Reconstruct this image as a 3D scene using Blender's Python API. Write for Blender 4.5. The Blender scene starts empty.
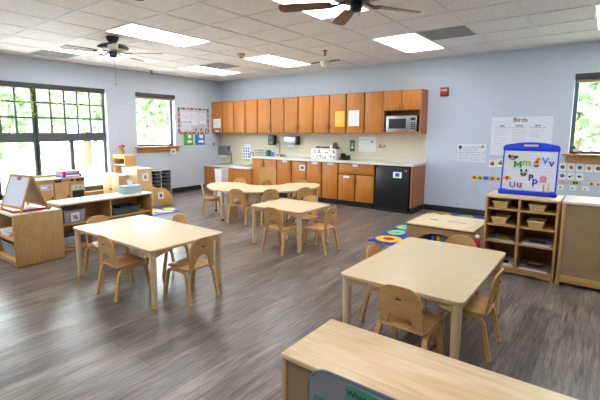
import bpy, bmesh, math, random
from mathutils import Vector, Matrix
random.seed(7)
SC = bpy.context.scene
COL = SC.collection
PI = math.pi
H = 2.675            # ceiling height
TL = 0.6096          # ceiling tile
TY = 0.631            # measured cell length along y
GX, GY = 5.789, 0.805
RX, RY = 11.6, -10.4  # room extents

# ------------------------------------------------------------------ materials
def lin(c):
    if isinstance(c, str):
        c = tuple(int(c[i:i + 2], 16) / 255 for i in (0, 2, 4))
    return tuple((v / 12.92 if v <= 0.04045 else ((v + 0.055) / 1.055) ** 2.4) for v in c) + (1.0,)
_M = {}
def mat(name, color='808080', rough=0.5, metal=0.0, emit=0.0, spec=0.5, coat=0.0):
    if name in _M: return _M[name]
    m = bpy.data.materials.new(name); m.use_nodes = True
    b = m.node_tree.nodes['Principled BSDF']
    n, l = m.node_tree.nodes, m.node_tree.links
    # gentle procedural mottling so nothing is perfectly flat
    tc = n.new('ShaderNodeTexCoord'); nz = n.new('ShaderNodeTexNoise')
    nz.inputs['Scale'].default_value = 9; nz.inputs['Detail'].default_value = 3
    l.new(tc.outputs['Object'], nz.inputs['Vector'])
    mx = n.new('ShaderNodeMix'); mx.data_type = 'RGBA'
    c = lin(color)
    mx.inputs[6].default_value = tuple(v * 0.93 for v in c[:3]) + (1,)
    mx.inputs[7].default_value = tuple(min(1, v * 1.06) for v in c[:3]) + (1,)
    l.new(nz.outputs['Fac'], mx.inputs[0]); l.new(mx.outputs[2], b.inputs['Base Color'])
    b.inputs['Roughness'].default_value = rough
    b.inputs['Metallic'].default_value = metal
    b.inputs['Specular IOR Level'].default_value = spec
    b.inputs['Coat Weight'].default_value = coat
    if emit:
        b.inputs['Emission Color'].default_value = c
        b.inputs['Emission Strength'].default_value = emit
    _M[name] = m
    return m
def wood(name, c1, c2, scale=(1, 14, 14), rough=0.4, dist=1.2, nscale=2.2, spec=0.4):
    if name in _M: return _M[name]
    m = bpy.data.materials.new(name); m.use_nodes = True
    n, l = m.node_tree.nodes, m.node_tree.links
    b = n['Principled BSDF']
    tc = n.new('ShaderNodeTexCoord'); mp = n.new('ShaderNodeMapping')
    mp.inputs['Scale'].default_value = scale
    nz = n.new('ShaderNodeTexNoise'); nz.inputs['Scale'].default_value = nscale
    nz.inputs['Detail'].default_value = 6; nz.inputs['Distortion'].default_value = dist
    l.new(tc.outputs['Object'], mp.inputs['Vector']); l.new(mp.outputs['Vector'], nz.inputs['Vector'])
    cr = n.new('ShaderNodeValToRGB')
    cr.color_ramp.elements[0].position = 0.3; cr.color_ramp.elements[0].color = lin(c1)
    cr.color_ramp.elements[1].position = 0.7; cr.color_ramp.elements[1].color = lin(c2)
    l.new(nz.outputs['Fac'], cr.inputs['Fac']); l.new(cr.outputs['Color'], b.inputs['Base Color'])
    b.inputs['Roughness'].default_value = rough
    b.inputs['Specular IOR Level'].default_value = spec
    _M[name] = m
    return m
def floor_mat():
    m = bpy.data.materials.new('floor_vinyl_plank'); m.use_nodes = True
    n, l = m.node_tree.nodes, m.node_tree.links; b = n['Principled BSDF']
    tc = n.new('ShaderNodeTexCoord'); mp = n.new('ShaderNodeMapping')
    mp.inputs['Rotation'].default_value = (0, 0, PI / 2)
    l.new(tc.outputs['Object'], mp.inputs['Vector'])
    br = n.new('ShaderNodeTexBrick')
    br.offset = 0.37; br.inputs['Scale'].default_value = 1.0
    br.inputs['Brick Width'].default_value = 1.22; br.inputs['Row Height'].default_value = 0.152
    br.inputs['Mortar Size'].default_value = 0.0012; br.inputs['Mortar Smooth'].default_value = 0.1
    br.inputs['Color1'].default_value = lin('7a726d'); br.inputs['Color2'].default_value = lin('98908a')
    br.inputs['Mortar'].default_value = lin('4c4440')
    l.new(mp.outputs['Vector'], br.inputs['Vector'])
    mp2 = n.new('ShaderNodeMapping'); mp2.inputs['Scale'].default_value = (42, 2.4, 1)
    l.new(tc.outputs['Object'], mp2.inputs['Vector'])
    nz = n.new('ShaderNodeTexNoise'); nz.inputs['Scale'].default_value = 1.6
    nz.inputs['Detail'].default_value = 8; nz.inputs['Roughness'].default_value = 0.65; nz.inputs['Distortion'].default_value = 0.8
    l.new(mp2.outputs['Vector'], nz.inputs['Vector'])
    cr = n.new('ShaderNodeValToRGB')
    cr.color_ramp.elements[0].position = 0.3; cr.color_ramp.elements[0].color = (0.16, 0.14, 0.13, 1)
    cr.color_ramp.elements[1].position = 0.62; cr.color_ramp.elements[1].color = (1.12, 1.09, 1.06, 1)
    l.new(nz.outputs['Fac'], cr.inputs['Fac'])
    mp3 = n.new('ShaderNodeMapping'); mp3.inputs['Scale'].default_value = (7, 1.6, 1)
    l.new(tc.outputs['Object'], mp3.inputs['Vector'])
    nz3 = n.new('ShaderNodeTexNoise'); nz3.inputs['Scale'].default_value = 1.5; nz3.inputs['Detail'].default_value = 5
    l.new(mp3.outputs['Vector'], nz3.inputs['Vector'])
    cr3 = n.new('ShaderNodeValToRGB')
    cr3.color_ramp.elements[0].position = 0.32; cr3.color_ramp.elements[0].color = (0.5, 0.47, 0.45, 1)
    cr3.color_ramp.elements[1].position = 0.66; cr3.color_ramp.elements[1].color = (1.1, 1.1, 1.1, 1)
    l.new(nz3.outputs['Fac'], cr3.inputs['Fac'])
    m1 = n.new('ShaderNodeMix'); m1.data_type = 'RGBA'; m1.blend_type = 'MULTIPLY'; m1.inputs[0].default_value = 0.85
    l.new(br.outputs['Color'], m1.inputs[6]); l.new(cr.outputs['Color'], m1.inputs[7])
    m2 = n.new('ShaderNodeMix'); m2.data_type = 'RGBA'; m2.blend_type = 'MULTIPLY'; m2.inputs[0].default_value = 0.8
    l.new(m1.outputs[2], m2.inputs[6]); l.new(cr3.outputs['Color'], m2.inputs[7])
    l.new(m2.outputs[2], b.inputs['Base Color'])
    b.inputs['Roughness'].default_value = 0.29
    b.inputs['Specular IOR Level'].default_value = 0.5
    bp = n.new('ShaderNodeBump'); bp.inputs['Strength'].default_value = 0.12; bp.inputs['Distance'].default_value = 0.003
    l.new(nz.outputs['Fac'], bp.inputs['Height']); l.new(bp.outputs['Normal'], b.inputs['Normal'])
    return m
def tile_mat():
    m = bpy.data.materials.new('acoustic_tile'); m.use_nodes = True
    n, l = m.node_tree.nodes, m.node_tree.links; b = n['Principled BSDF']
    tc = n.new('ShaderNodeTexCoord'); nz = n.new('ShaderNodeTexNoise')
    nz.inputs['Scale'].default_value = 60; nz.inputs['Detail'].default_value = 4
    l.new(tc.outputs['Object'], nz.inputs['Vector'])
    cr = n.new('ShaderNodeValToRGB')
    cr.color_ramp.elements[0].position = 0.33; cr.color_ramp.elements[0].color = lin('dfdad6')
    cr.color_ramp.elements[1].position = 0.55; cr.color_ramp.elements[1].color = lin('f3eeea')
    l.new(nz.outputs['Fac'], cr.inputs['Fac']); l.new(cr.outputs['Color'], b.inputs['Base Color'])
    b.inputs['Roughness'].default_value = 0.9
    return m
def glass_mat():
    m = bpy.data.materials.new('window_glass'); m.use_nodes = True
    n, l = m.node_tree.nodes, m.node_tree.links; n.clear()
    o = n.new('ShaderNodeOutputMaterial'); mx = n.new('ShaderNodeMixShader')
    t = n.new('ShaderNodeBsdfTransparent'); g = n.new('ShaderNodeBsdfGlossy'); g.inputs['Roughness'].default_value = 0.02
    t.inputs['Color'].default_value = (0.95, 0.97, 0.96, 1)
    mx.inputs[0].default_value = 0.05
    l.new(t.outputs[0], mx.inputs[1]); l.new(g.outputs[0], mx.inputs[2]); l.new(mx.outputs[0], o.inputs['Surface'])
    return m
def plastic_clear(name, color, alpha):
    m = bpy.data.materials.new(name); m.use_nodes = True
    n, l = m.node_tree.nodes, m.node_tree.links
    b = n['Principled BSDF']; b.inputs['Base Color'].default_value = lin(color); b.inputs['Roughness'].default_value = 0.25
    b.inputs['Alpha'].default_value = alpha
    return m

MAPLE = wood('maple', 'cfae7c', 'ddc092', (2, 2, 16))
MAPLE_H = wood('maple_horizontal', 'd3b584', 'e3cba0', (2, 16, 16))
CHAIRW = wood('chair_beech', 'c4955a', 'd6ab70', (4, 4, 22), rough=0.38)
TABLETOP = wood('table_laminate', 'dcc7a0', 'e2cfaa', (3, 3, 3), rough=0.38, nscale=5)
TABLEEDGE = wood('table_edge', 'cdb183', 'd8be92', (3, 3, 3), rough=0.5)
TABLELEG = wood('table_leg_maple', 'd3b98e', 'dfc9a2', (9, 9, 1.5), rough=0.45)
CABW = wood('cabinet_cherry', 'b26c27', 'c27d36', (9, 9, 0.8), rough=0.4, nscale=3)
CABDARK = wood('cabinet_cherry_edge', '4c2c12', '5a3418', (9, 9, 0.8))
CABSIDE = wood('cabinet_cherry_side', 'a8653a', 'b87548', (9, 9, 0.8), rough=0.45)
SHELFW = wood('shelf_birch', 'b98f56', 'c69f68', (2, 2, 9), rough=0.45)
PLYW = wood('plywood_panel', 'b9915a', 'c9a36c', (3, 3, 0.9), rough=0.5, dist=2.5, nscale=4)
SHELFIN = wood('shelf_inner_shaded', 'a17840', 'ae8650', (2, 2, 9), rough=0.5)  # inner boards darkened: the cubbies' dim interior is put into the colour
HARDB = wood('hardboard_back', '98805f', 'a58d6b', (2, 2, 3), rough=0.55)
SKIRTW = wood('activity_table_skirt', 'a5835a', 'b39168', (9, 2, 2), rough=0.5)
FRONTTOP = wood('butcher_maple', 'dab888', 'ecd3ab', (2.2, 16, 16), rough=0.33, nscale=1.6)
OAK = wood('oak_sill', 'b5834a', 'c59560', (6, 6, 6))
FANW = wood('fan_blade_wood', '6f4a2e', '8a6140', (3, 14, 14))
EASELW = wood('easel_wood', 'bf9156', 'd0a56c', (9, 9, 2))
WALLM = mat('wall_paint', 'c2ccd7', 0.75)
WHITE = mat('white', 'f0f0ee', 0.5)
WHITETOP = mat('white_laminate', 'efe9dc', 0.3)
COUNTER = mat('counter_laminate', 'd9d5cb', 0.35)
SPLASH = mat('backsplash_cream', 'd8cfb9', 0.55)
BASEB = mat('baseboard_vinyl', '2c2d33', 0.5)
KICK = mat('toe_kick', '24252a', 0.6)
BLACK = mat('black_plastic', '17181b', 0.35)
DARK = mat('dark_grey_plastic', '303338', 0.45)
FRAMEM = mat('window_frame_bronze', '50565a', 0.5)
SHADEM = mat('shade_cassette', '3d3c40', 0.55)
TANF = mat('shade_fabric_tan', 'b49a80', 0.8)
GREY = mat('grey', '8d9196', 0.5)
LGREY = mat('light_grey', 'bfc2c6', 0.5)
STEEL = mat('steel', 'a9abad', 0.3, 0.9)
CHROME = mat('chrome', 'c5c7c9', 0.15, 1.0)
NICKEL = mat('brushed_handle', '7d5a34', 0.4, 0.5)
TILE = tile_mat(); FLOORM = floor_mat(); GLASS = glass_mat()
TBAR = mat('ceiling_t_bar', 'e6e4e1', 0.5)
EMIT = mat('troffer_diffuser', 'fbfcff', 0.5, emit=8.5)
VENTM = mat('vent_grey', 'a3a3a3', 0.6)
RED = mat('red', 'c02a2a', 0.4); BLUE = mat('blue', '1d3fb8', 0.4); YEL = mat('yellow', 'f0c21c', 0.5)
GREEN = mat('green', '3a9a45', 0.5); LIME = mat('lime', '9ac93c', 0.5); ORANGE = mat('orange', 'e8871e', 0.5)
PURP = mat('purple', '7a3a9a', 0.5); PINK = mat('pink', 'e68ab0', 0.5); SKYB = mat('sky_blue', '3a8ae0', 0.5)
TEAL = mat('teal', '3aa7a0', 0.5); MAG = mat('magenta', 'b8307a', 0.5); BROWN = mat('brown', '6a4328', 0.6)
NAVY = mat('navy', '202a6a', 0.5); CREAM = mat('cream_tub', 'e4cf92', 0.45); PAPER = mat('paper', 'eceff4', 0.7)
PAPERY = mat('yellow_paper', 'f0c437', 0.7); INK = mat('ink', '33343c', 0.7); PINKINK = mat('pink_ink', 'd08aa0', 0.7)
TEALINK = mat('teal_ink', '6aa0a8', 0.7); BLUEBRIGHT = mat('easel_blue', '0c3ce4', 0.35)
GREENP = mat('green_paper', '4f9a80', 0.7); DOCK = mat('panel_grey', '8e8f94', 0.35)
TISSUE = mat('tissue_box_teal', 'a3bfc8', 0.6); LEAF = mat('leaf_yellow_green', 'b9cc50', 0.6); TREELEAF = mat('tree_leaf', '7fa26d', 0.7)
TREELEAF2 = mat('tree_leaf_light', '99b684', 0.7); BARK = mat('bark', '6b5a48', 0.9); LAWN = mat('lawn', 'a3ab90', 0.95); PAVE = mat('pavement_concrete', 'c8c6c0', 0.9)
FOOTM = mat('chair_foot_cap', 'cbb38a', 0.4); BRASS = mat('brass_foot', 'c29a2c', 0.45, 0.2)
CLEARBIN = plastic_clear('clear_bin', 'c3ccd6', 0.45)
GREYBIN = plastic_clear('smoke_bin', '59616b', 0.85)

# ------------------------------------------------------------------ mesh builder
_TXT = {}
def text_geo(s):
    if s in _TXT: return _TXT[s]
    cu = bpy.data.curves.new('t', 'FONT'); cu.body = s; cu.size = 1; cu.resolution_u = 2; cu.offset = 0.016
    o = bpy.data.objects.new('t', cu); COL.objects.link(o)
    bpy.context.view_layer.update()
    dg = bpy.context.evaluated_depsgraph_get(); me = o.evaluated_get(dg).to_mesh()
    v = [tuple(x.co) for x in me.vertices]; f = [tuple(p.vertices) for p in me.polygons]
    o.evaluated_get(dg).to_mesh_clear()
    bpy.data.objects.remove(o); bpy.data.curves.remove(cu)
    _TXT[s] = (v, f)
    return v, f
class MB:
    def __init__(s): s.bm = bmesh.new()
    def faces(s, vs, fs, mi=0):
        bv = [s.bm.verts.new(v) for v in vs]; out = []
        for f in fs:
            try: fc = s.bm.faces.new([bv[i] for i in f])
            except ValueError: continue
            fc.material_index = mi; out.append(fc)
        return bv, out
    def box(s, x0, x1, y0, y1, z0, z1, bev=0, mi=0, seg=2):
        vs = [(x, y, z) for z in (z0, z1) for y in (y0, y1) for x in (x0, x1)]
        bv, fc = s.faces(vs, [(0, 2, 3, 1), (4, 5, 7, 6), (0, 1, 5, 4), (2, 6, 7, 3), (0, 4, 6, 2), (1, 3, 7, 5)], mi)
        if bev:
            es = list({e for f in fc for e in f.edges})
            r = bmesh.ops.bevel(s.bm, geom=es, offset=bev, segments=seg, affect='EDGES', profile=0.5)
            for f in r['faces']: f.material_index = mi
        return s
    def prism(s, pts, axis, a, b, mi=0, bev=0):
        def P(p, t):
            return {'x': (t, p[0], p[1]), 'y': (p[0], t, p[1]), 'z': (p[0], p[1], t)}[axis]
        n = len(pts)
        vs = [P(p, a) for p in pts] + [P(p, b) for p in pts]
        fs = [tuple(range(n)), tuple(range(n, 2 * n))] + [(i, (i + 1) % n, n + (i + 1) % n, n + i) for i in range(n)]
        bv, fc = s.faces(vs, fs, mi)
        bmesh.ops.recalc_face_normals(s.bm, faces=fc)
        if bev:
            es = [e for e in {e for f in fc[:2] for e in f.edges}]
            r = bmesh.ops.bevel(s.bm, geom=es, offset=bev, segments=2, affect='EDGES', profile=0.5)
            for f in r['faces']: f.material_index = mi
        return s
    def sweep(s, path, prof, mi=0, side=None):
        """sweep closed 2d profile [(u,v)] along path; side = fixed u direction (optional)"""
        path = [Vector(p) for p in path]; n = len(path); m = len(prof); rings = []
        for i, p in enumerate(path):
            t = (path[min(i + 1, n - 1)] - path[max(i - 1, 0)]).normalized()
            u = Vector(side) if side else (Vector((0, 0, 1)) if abs(t.z) < 0.9 else Vector((1, 0, 0)))
            u = (u - t * u.dot(t)).normalized(); w = t.cross(u)
            rings.append([s.bm.verts.new(p + u * a + w * b) for a, b in prof])
        fc = []
        for i in range(n - 1):
            for k in range(m):
                fc.append(s.bm.faces.new((rings[i][k], rings[i][(k + 1) % m], rings[i + 1][(k + 1) % m], rings[i + 1][k])))
        fc.append(s.bm.faces.new(rings[0])); fc.append(s.bm.faces.new(rings[-1]))
        for f in fc: f.material_index = mi
        bmesh.ops.recalc_face_normals(s.bm, faces=fc)
        return s
    def tube(s, path, r, mi=0, n=8):
        return s.sweep(path, [(r * math.cos(2 * PI * k / n), r * math.sin(2 * PI * k / n)) for k in range(n)], mi)
    def strip(s, path, w, t, side, mi=0):
        return s.sweep(path, [(-w / 2, -t / 2), (w / 2, -t / 2), (w / 2, t / 2), (-w / 2, t / 2)], mi, side)
    def lathe(s, prof, c=(0, 0, 0), mi=0, n=20, axis='z'):
        rings = []
        for r, z in prof:
            ring = []
            for k in range(n):
                a = 2 * PI * k / n
                p = (r * math.cos(a), r * math.sin(a), z)
                if axis == 'y': p = (p[0], z, p[1])
                if axis == 'x': p = (z, p[0], p[1])
                ring.append(s.bm.verts.new((c[0] + p[0], c[1] + p[1], c[2] + p[2])))
            rings.append(ring)
        fc = []
        for i in range(len(rings) - 1):
            for k in range(n):
                fc.append(s.bm.faces.new((rings[i][k], rings[i][(k + 1) % n], rings[i + 1][(k + 1) % n], rings[i + 1][k])))
        fc.append(s.bm.faces.new(rings[0])); fc.append(s.bm.faces.new(rings[-1]))
        for f in fc: f.material_index = mi
        bmesh.ops.recalc_face_normals(s.bm, faces=fc)
        return s
    def cyl(s, c, r, z0, z1, mi=0, n=20, axis='z', r1=None):
        return s.lathe([(r, z0), (r if r1 is None else r1, z1)], c, mi, n, axis)
    def ball(s, c, r, mi=0, sc=(1, 1, 1), n=16):
        k = n // 2
        pr = [(r * max(0.02, math.sin(PI * i / k)), -r * math.cos(PI * i / k)) for i in range(k + 1)]
        st = len(s.bm.verts); s.lathe(pr, (0, 0, 0), mi, n)
        s.bm.verts.ensure_lookup_table()
        for v in s.bm.verts[st:]: v.co = Vector((v.co.x * sc[0] + c[0], v.co.y * sc[1] + c[1], v.co.z * sc[2] + c[2]))
        return s
    def text(s, t, x, y, z, size, mi=0, center=False):
        """flat lettering standing in the xz plane, facing -y, front at y"""
        v, f = text_geo(t)
        if not v: return s
        w = max(p[0] for p in v) * size if center else 0
        s.faces([(x + p[0] * size - w / 2, y, z + p[1] * size) for p in v], f, mi)
        return s
    def textz(s, t, x, y, z, size, mi=0):
        v, f = text_geo(t); w = max(p[0] for p in v) * size
        s.faces([(x + p[0] * size - w / 2, y + p[1] * size, z) for p in v], f, mi); return s
    def xf(s, M):
        bmesh.ops.transform(s.bm, matrix=M, verts=s.bm.verts); return s
def obj(name, mb, mats, parent=None, loc=(0, 0, 0), rz=0, sharp=0.7):
    me = bpy.data.meshes.new(name)
    mb.bm.to_mesh(me); mb.bm.free()
    for m in (mats if isinstance(mats, (list, tuple)) else [mats]): me.materials.append(m)
    for p in me.polygons: p.use_smooth = True
    me.set_sharp_from_angle(angle=sharp)
    o = bpy.data.objects.new(name, me); COL.objects.link(o)
    o.location = loc; o.rotation_euler = (0, 0, rz)
    if parent: o.parent = parent
    return o
def tag(o, label, cat, group=None):
    o['label'] = label; o['category'] = cat
    if group: o['group'] = group
    return o
def thing(name, label, cat, loc=(0, 0, 0), rz=0, group=None):
    o = bpy.data.objects.new(name, None); COL.objects.link(o); o.empty_display_size = 0.1
    o.location = loc; o.rotation_euler = (0, 0, rz)
    return tag(o, label, cat, group)
def single(name, mb, mats, label, cat, loc=(0, 0, 0), rz=0, group=None):
    return tag(obj(name, mb, mats, None, loc, rz), label, cat, group)
def struct(name, mb, mats, parent=None, loc=(0, 0, 0), rz=0):
    o = obj(name, mb, mats, parent, loc, rz)
    if not parent: o['kind'] = 'structure'
    return o
def kids(root): return [o for o in bpy.data.objects if o.parent == root]
def dup(root, loc, rz, label):
    r = root.copy(); COL.objects.link(r); r.location = loc; r.rotation_euler = (0, 0, rz); r['label'] = label
    for ch in kids(root):
        c = ch.copy(); COL.objects.link(c); c.parent = r
        for g in kids(ch):
            d = g.copy(); COL.objects.link(d); d.parent = c
    return r
def rrect(x0, x1, y0, y1, r, n=5):
    pts = []
    for cx, cy, a0 in ((x1 - r, y1 - r, 0), (x0 + r, y1 - r, 90), (x0 + r, y0 + r, 180), (x1 - r, y0 + r, 270)):
        for k in range(n + 1):
            a = math.radians(a0 + 90 * k / n); pts.append((cx + r * math.cos(a), cy + r * math.sin(a)))
    return pts
def chaikin(p, it=3):
    for _ in range(it):
        q = []
        for i in range(len(p)):
            a, b = p[i], p[(i + 1) % len(p)]
            q += [(a[0] * .75 + b[0] * .25, a[1] * .75 + b[1] * .25), (a[0] * .25 + b[0] * .75, a[1] * .25 + b[1] * .75)]
        p = q
    return p
L90 = PI / 2   # left-wall orientation: local x -> +y, local -y -> +x

# ------------------------------------------------------------------ room shell
struct('floor', MB().box(-0.15, RX + .15, RY - .15, 0.15, -0.1, 0), FLOORM)
c = struct('ceiling', MB().box(-0.15, RX + .15, RY - .15, 0.15, H, H + 0.12), TILE)
g = MB()
ix0, ix1 = math.ceil((0.02 - GX) / TL), math.floor((RX - GX) / TL)
for i in range(ix0, ix1 + 1):
    x = GX + i * TL; g.box(x - .012, x + .012, RY, 0, H - .006, H + .001)
j = 0
while GY + j * TY < -RY:
    y = -(GY + j * TY); g.box(0, RX, y - .012, y + .012, H - .0065, H + .001); j += 1
g.box(0, .02, RY, 0, H - .006, H + .001); g.box(0, RX, -.02, 0, H - .006, H + .001)
struct('ceiling_grid', g, TBAR, c)

W1 = (-5.62, -3.09, 0.255, 2.235); W2 = (-2.44, -1.45, 1.085, 2.23); W3 = (7.395, 8.39, 1.085, 2.23)
w = MB(); T = 0.17
w.box(-T, 0, RY, W1[0], 0, H).box(-T, 0, W1[0], W1[1], 0, W1[2]).box(-T, 0, W1[0], W1[1], W1[3], H)
w.box(-T, 0, W1[1], W2[0], 0, H).box(-T, 0, W2[0], W2[1], 0, W2[2]).box(-T, 0, W2[0], W2[1], W2[3], H).box(-T, 0, W2[1], T, 0, H)
struct('wall_left', w, WALLM)
w = MB()
w.box(0, W3[0], 0, T, 0, H).box(W3[0], W3[1], 0, T, 0, W3[2]).box(W3[0], W3[1], 0, T, W3[3], H).box(W3[1], RX + T, 0, T, 0, H)
struct('wall_back', w, WALLM)
struct('wall_right', MB().box(RX, RX + T, RY, 0, 0, H), WALLM)
struct('wall_rear', MB().box(-T, RX + T, RY - T, RY, 0, H), WALLM)
struct('baseboard_left', MB().box(0, .012, RY, -.62, 0, .1, .003), BASEB)
struct('baseboard_back', MB().box(5.3, RX, -.012, 0, 0, .1, .003), BASEB)
struct('trim_backsplash', MB().box(0, 1.6, -.006, 0, .6, 1.372).box(1.6, 5.29, -.006, 0, .85, 1.372), SPLASH)

def window(name, W, onleft, cols=None, mull=None, transom=None):
    """local: x along wall, y = outward (+), z up; root at the wall face"""
    u0, u1, z0, z1 = W
    loc, rz = ((0, 0, 0), L90) if onleft else ((0, 0, 0), 0)
    root = bpy.data.objects.new(name, None); COL.objects.link(root); root.rotation_euler = (0, 0, rz); root['kind'] = 'structure'
    d0, d1 = .10, .16; fw = .05
    f = MB()
    f.box(u0, u0 + fw, d0, d1, z0, z1).box(u1 - fw, u1, d0, d1, z0, z1).box(u0, u1, d0, d1, z0, z0 + (.09 if mull else .04)).box(u0, u1, d0, d1, z1 - fw, z1)
    if mull:
        for m in mull: f.box(m - .05, m - .015, d0 - .03, d1, z0, z1); f.box(m + .015, m + .05, d0 - .03, d1, z0, z1); f.box(m - .015, m + .015, d0 + .03, d1, z0, z1)
    if transom:
        f.box(u0, u1, d0 - .01, d1, transom[0], transom[1])
    obj('window_frame', f, FRAMEM, root)
    if cols:
        b = MB()
        for x in cols: b.box(x - .017, x + .017, d0 + .005, d1 - .02, transom[1], z1)
        for q in (1, 2):
            z = transom[1] + (z1 - .05 - transom[1]) * q / 3 ; b.box(u0, u1, d0 + .007, d1 - .022, z - .017, z + .017)
        obj('muntin_grid', b, FRAMEM, root)
    gl = MB().box(u0 + .01, u1 - .01, d0 + .03, d0 + .036, z0 + .01, z1 - .01)
    obj('glass_pane', gl, GLASS, root)
    return root
u = (-3.14 + 4.35) / 5
cols = [-4.35 + u * k for k in range(1, 5)] + [-4.44 - u * k for k in range(1, 5)]
w1 = window('window_1', W1, True, cols, [-4.395], (1.225, 1.385))
lm = MB()
for y in (-3.77, -5.02): lm.box(y - .035, y + .035, .10, .16, .3, 1.23)
obj('lower_mullion', lm, FRAMEM, w1)
obj('window_sill', MB().box(W1[0] - .04, W1[1] + .04, -.05, .1, W1[2] - .04, W1[2], .005), OAK, w1)
w2 = window('window_2', W2, True)
obj('window_sill', MB().box(W2[0] - .07, W2[1] + .11, -.09, .1, W2[2] - .025, W2[2], .005).box(W2[0] - .02, W2[1] + .06, -.025, 0, W2[2] - .13, W2[2] - .025, .003), OAK, w2)
w3 = window('window_3', W3, False)
obj('window_sill', MB().box(W3[0] - .07, W3[1] + .08, -.09, .1, W3[2] - .025, W3[2], .005).box(W3[0] - .03, W3[1] + .04, -.025, 0, W3[2] - .13, W3[2] - .025, .003), OAK, w3)
def shade(loc, rz, x0, x1, z1, label, hh=.085, drop=.035):
    t = thing('roller_shade', label, 'window shade', loc, rz)
    obj('cassette', MB().box(x0, x1, -.012, .06, z1 - hh, z1, .004), SHADEM, t)
    obj('shade_cloth', MB().box(x0 + .02, x1 - .02, .02, .026, z1 - hh - drop, z1 - hh).cyl((0, .023, z1 - hh - drop), .009, x0 + .02, x1 - .02, 0, 10, 'x'), TANF, t)
shade((0, 0, 0), L90, W1[0], -3.125, 2.238, 'long charcoal roller shade cassette above the big divided window', drop=.004)
shade((0, 0, 0), L90, W2[0] - .005, W2[1] + .015, 2.232, 'charcoal roller shade cassette on the small window beside the bulletin board')
shade((0, 0, 0), 0, W3[0], W3[1], 2.235, 'charcoal roller shade cassette on the window over the picture cards')

# garland on the divided window
gr = thing('leaf_garland', 'yellow-green leaf garland strung across the divided window grid', 'garland', (0.0, 0, 0), L90)
st = MB(); lf = MB()
def leaf(mb, x, y, z, s, mi=0):
    a = random.uniform(0, 2 * PI); b_ = random.uniform(-.7, .7)
    M = Matrix.Translation((x, y, z)) @ Matrix.Rotation(a, 4, 'Y') @ Matrix.Rotation(b_, 4, 'X')
    vs = [M @ Vector(p) for p in ((0, 0, 0), (s * .35, .004, s * .5), (0, 0, s), (-s * .35, .004, s * .5))]
    vs += [v + Vector((0, .002, 0)) for v in vs]
    mb.faces(vs, [(0, 1, 2, 3), (7, 6, 5, 4), (0, 4, 5, 1), (1, 5, 6, 2), (2, 6, 7, 3), (3, 7, 4, 0)], mi)
pts = [(-5.55 + .12 * k, .065, 1.93 + .012 * math.sin(k * 1.3)) for k in range(21)]
st.tube(pts, .004, 0, 5)
for p in pts:
    for _ in range(1): leaf(lf, p[0] + random.uniform(-.05, .05), p[1], p[2] + random.uniform(-.03, .02), .028)
for x, z1, n in ((-4.43, 2.13, 24), (-3.19, 2.13, 22), (-4.09, 1.93, 6), (-3.62, 1.93, 8), (-4.62, 1.95, 7), (-4.9, 1.95, 9)):
    zz = [z1 - .02 * k for k in range(n)]
    st.tube([(x + .008 * math.sin(k), .062, z) for k, z in enumerate(zz)], .003, 0, 5)
    for z in zz:
        for _ in range(2 if n > 20 else 1): leaf(lf, x + random.uniform(-.03, .03) * (1 if n > 20 else .5), .06, z, .032)
obj('vine', st, LEAF, gr); obj('leaves', lf, LEAF, gr)

# ------------------------------------------------------------------ ceiling fixtures
def cx(i): return GX + i * TL
def cy(jj): return -(GY + (jj - 1) * TY)
LIGHTS = [(-5, 5, 'troffer light above and behind the ceiling fan nearest the windows'), (-5, 1, 'troffer light between the beige detector and the white dome'),
          (-1, 1, 'troffer light beside the ceiling vent near the red alarm'), (-1, 5, 'troffer light partly hidden by the brown-bladed fan'),
          (-8, 5, 'troffer light beyond the pull-chain fan, close to the window wall'), (-8, 1, 'troffer light in the far corner beside a grey vent'),
          (3, 1, 'troffer light cut by the right picture edge'), (3, 5, 'troffer light out of view to the right'), ]
for a, b in ((-8, 10), (-5, 10), (-1, 10), (3, 10), (-8, 14), (-5, 14)): LIGHTS.append((a, b, None))
proto = None
for i, jj, lab in LIGHTS:
    lab = lab or 'troffer light in the ceiling behind the viewer'
    lab = 'bright white rectangular ' + lab
    loc = (cx(i), cy(jj), H)
    if proto is None:
        proto = thing('ceiling_light', lab, 'ceiling light', loc, 0, 'recessed ceiling troffers')
        L_, W_ = 2 * TY, TL
        obj('light_frame', MB().box(0.006, W_ - .006, -L_ + .006, -L_ + .018, -.009, .002).box(0.006, W_ - .006, -.018, -.006, -.009, .002).box(.006, .018, -L_ + .018, -.018, -.009, .002).box(W_ - .018, W_ - .006, -L_ + .018, -.018, -.009, .002), WHITE, proto)
        obj('diffuser', MB().box(.018, W_ - .018, -L_ + .018, -.018, -.007, -.001), EMIT, proto)
    else: dup(proto, loc, 0, lab)
vp = None
for i, jj, lab in ((-9, 6, 'grey ceiling vent beyond the fan, against the window wall'), (-7, 2, 'grey ceiling vent in the far corner between two light panels'), (0, 2, 'grey ceiling vent touching the light panel near the red alarm')):
    if vp is None:
        vp = thing('ceiling_vent', lab, 'vent', (cx(i), cy(jj), H), 0, 'ceiling vents')
        obj('vent_frame', MB().box(.01, .6, -.6, -.01, -.004, .001), VENTM, vp)
        s = MB()
        for k in range(22): s.box(.04, .57, -.57 + k * .0245, -.57 + k * .0245 + .012, -.012, -.003)
        obj('louvers', s, VENTM, vp)
    else: dup(vp, (cx(i), cy(jj), H), 0, lab)
def ceilpt(i, jj): return (GX + i * TL, -(GY + (jj - 1) * TY), H)
single('smoke_detector', MB().lathe([(.001, -.055), (.04, -.055), (.05, -.04), (.065, -.035), (.07, -.0), (.001, 0)], mi=0).cyl((0, 0, 0), .03, -.062, -.05, 1), [mat('beige_detector', 'c9b692', .5), BROWN], 'small beige smoke detector beside the light over the counter', 'smoke detector', ceilpt(-4.56, 3.5))
t = thing('security_dome', 'white ceiling dome with a dark bar, in front of the counter light', 'ceiling dome', ceilpt(-3.42, 1.15))
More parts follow.
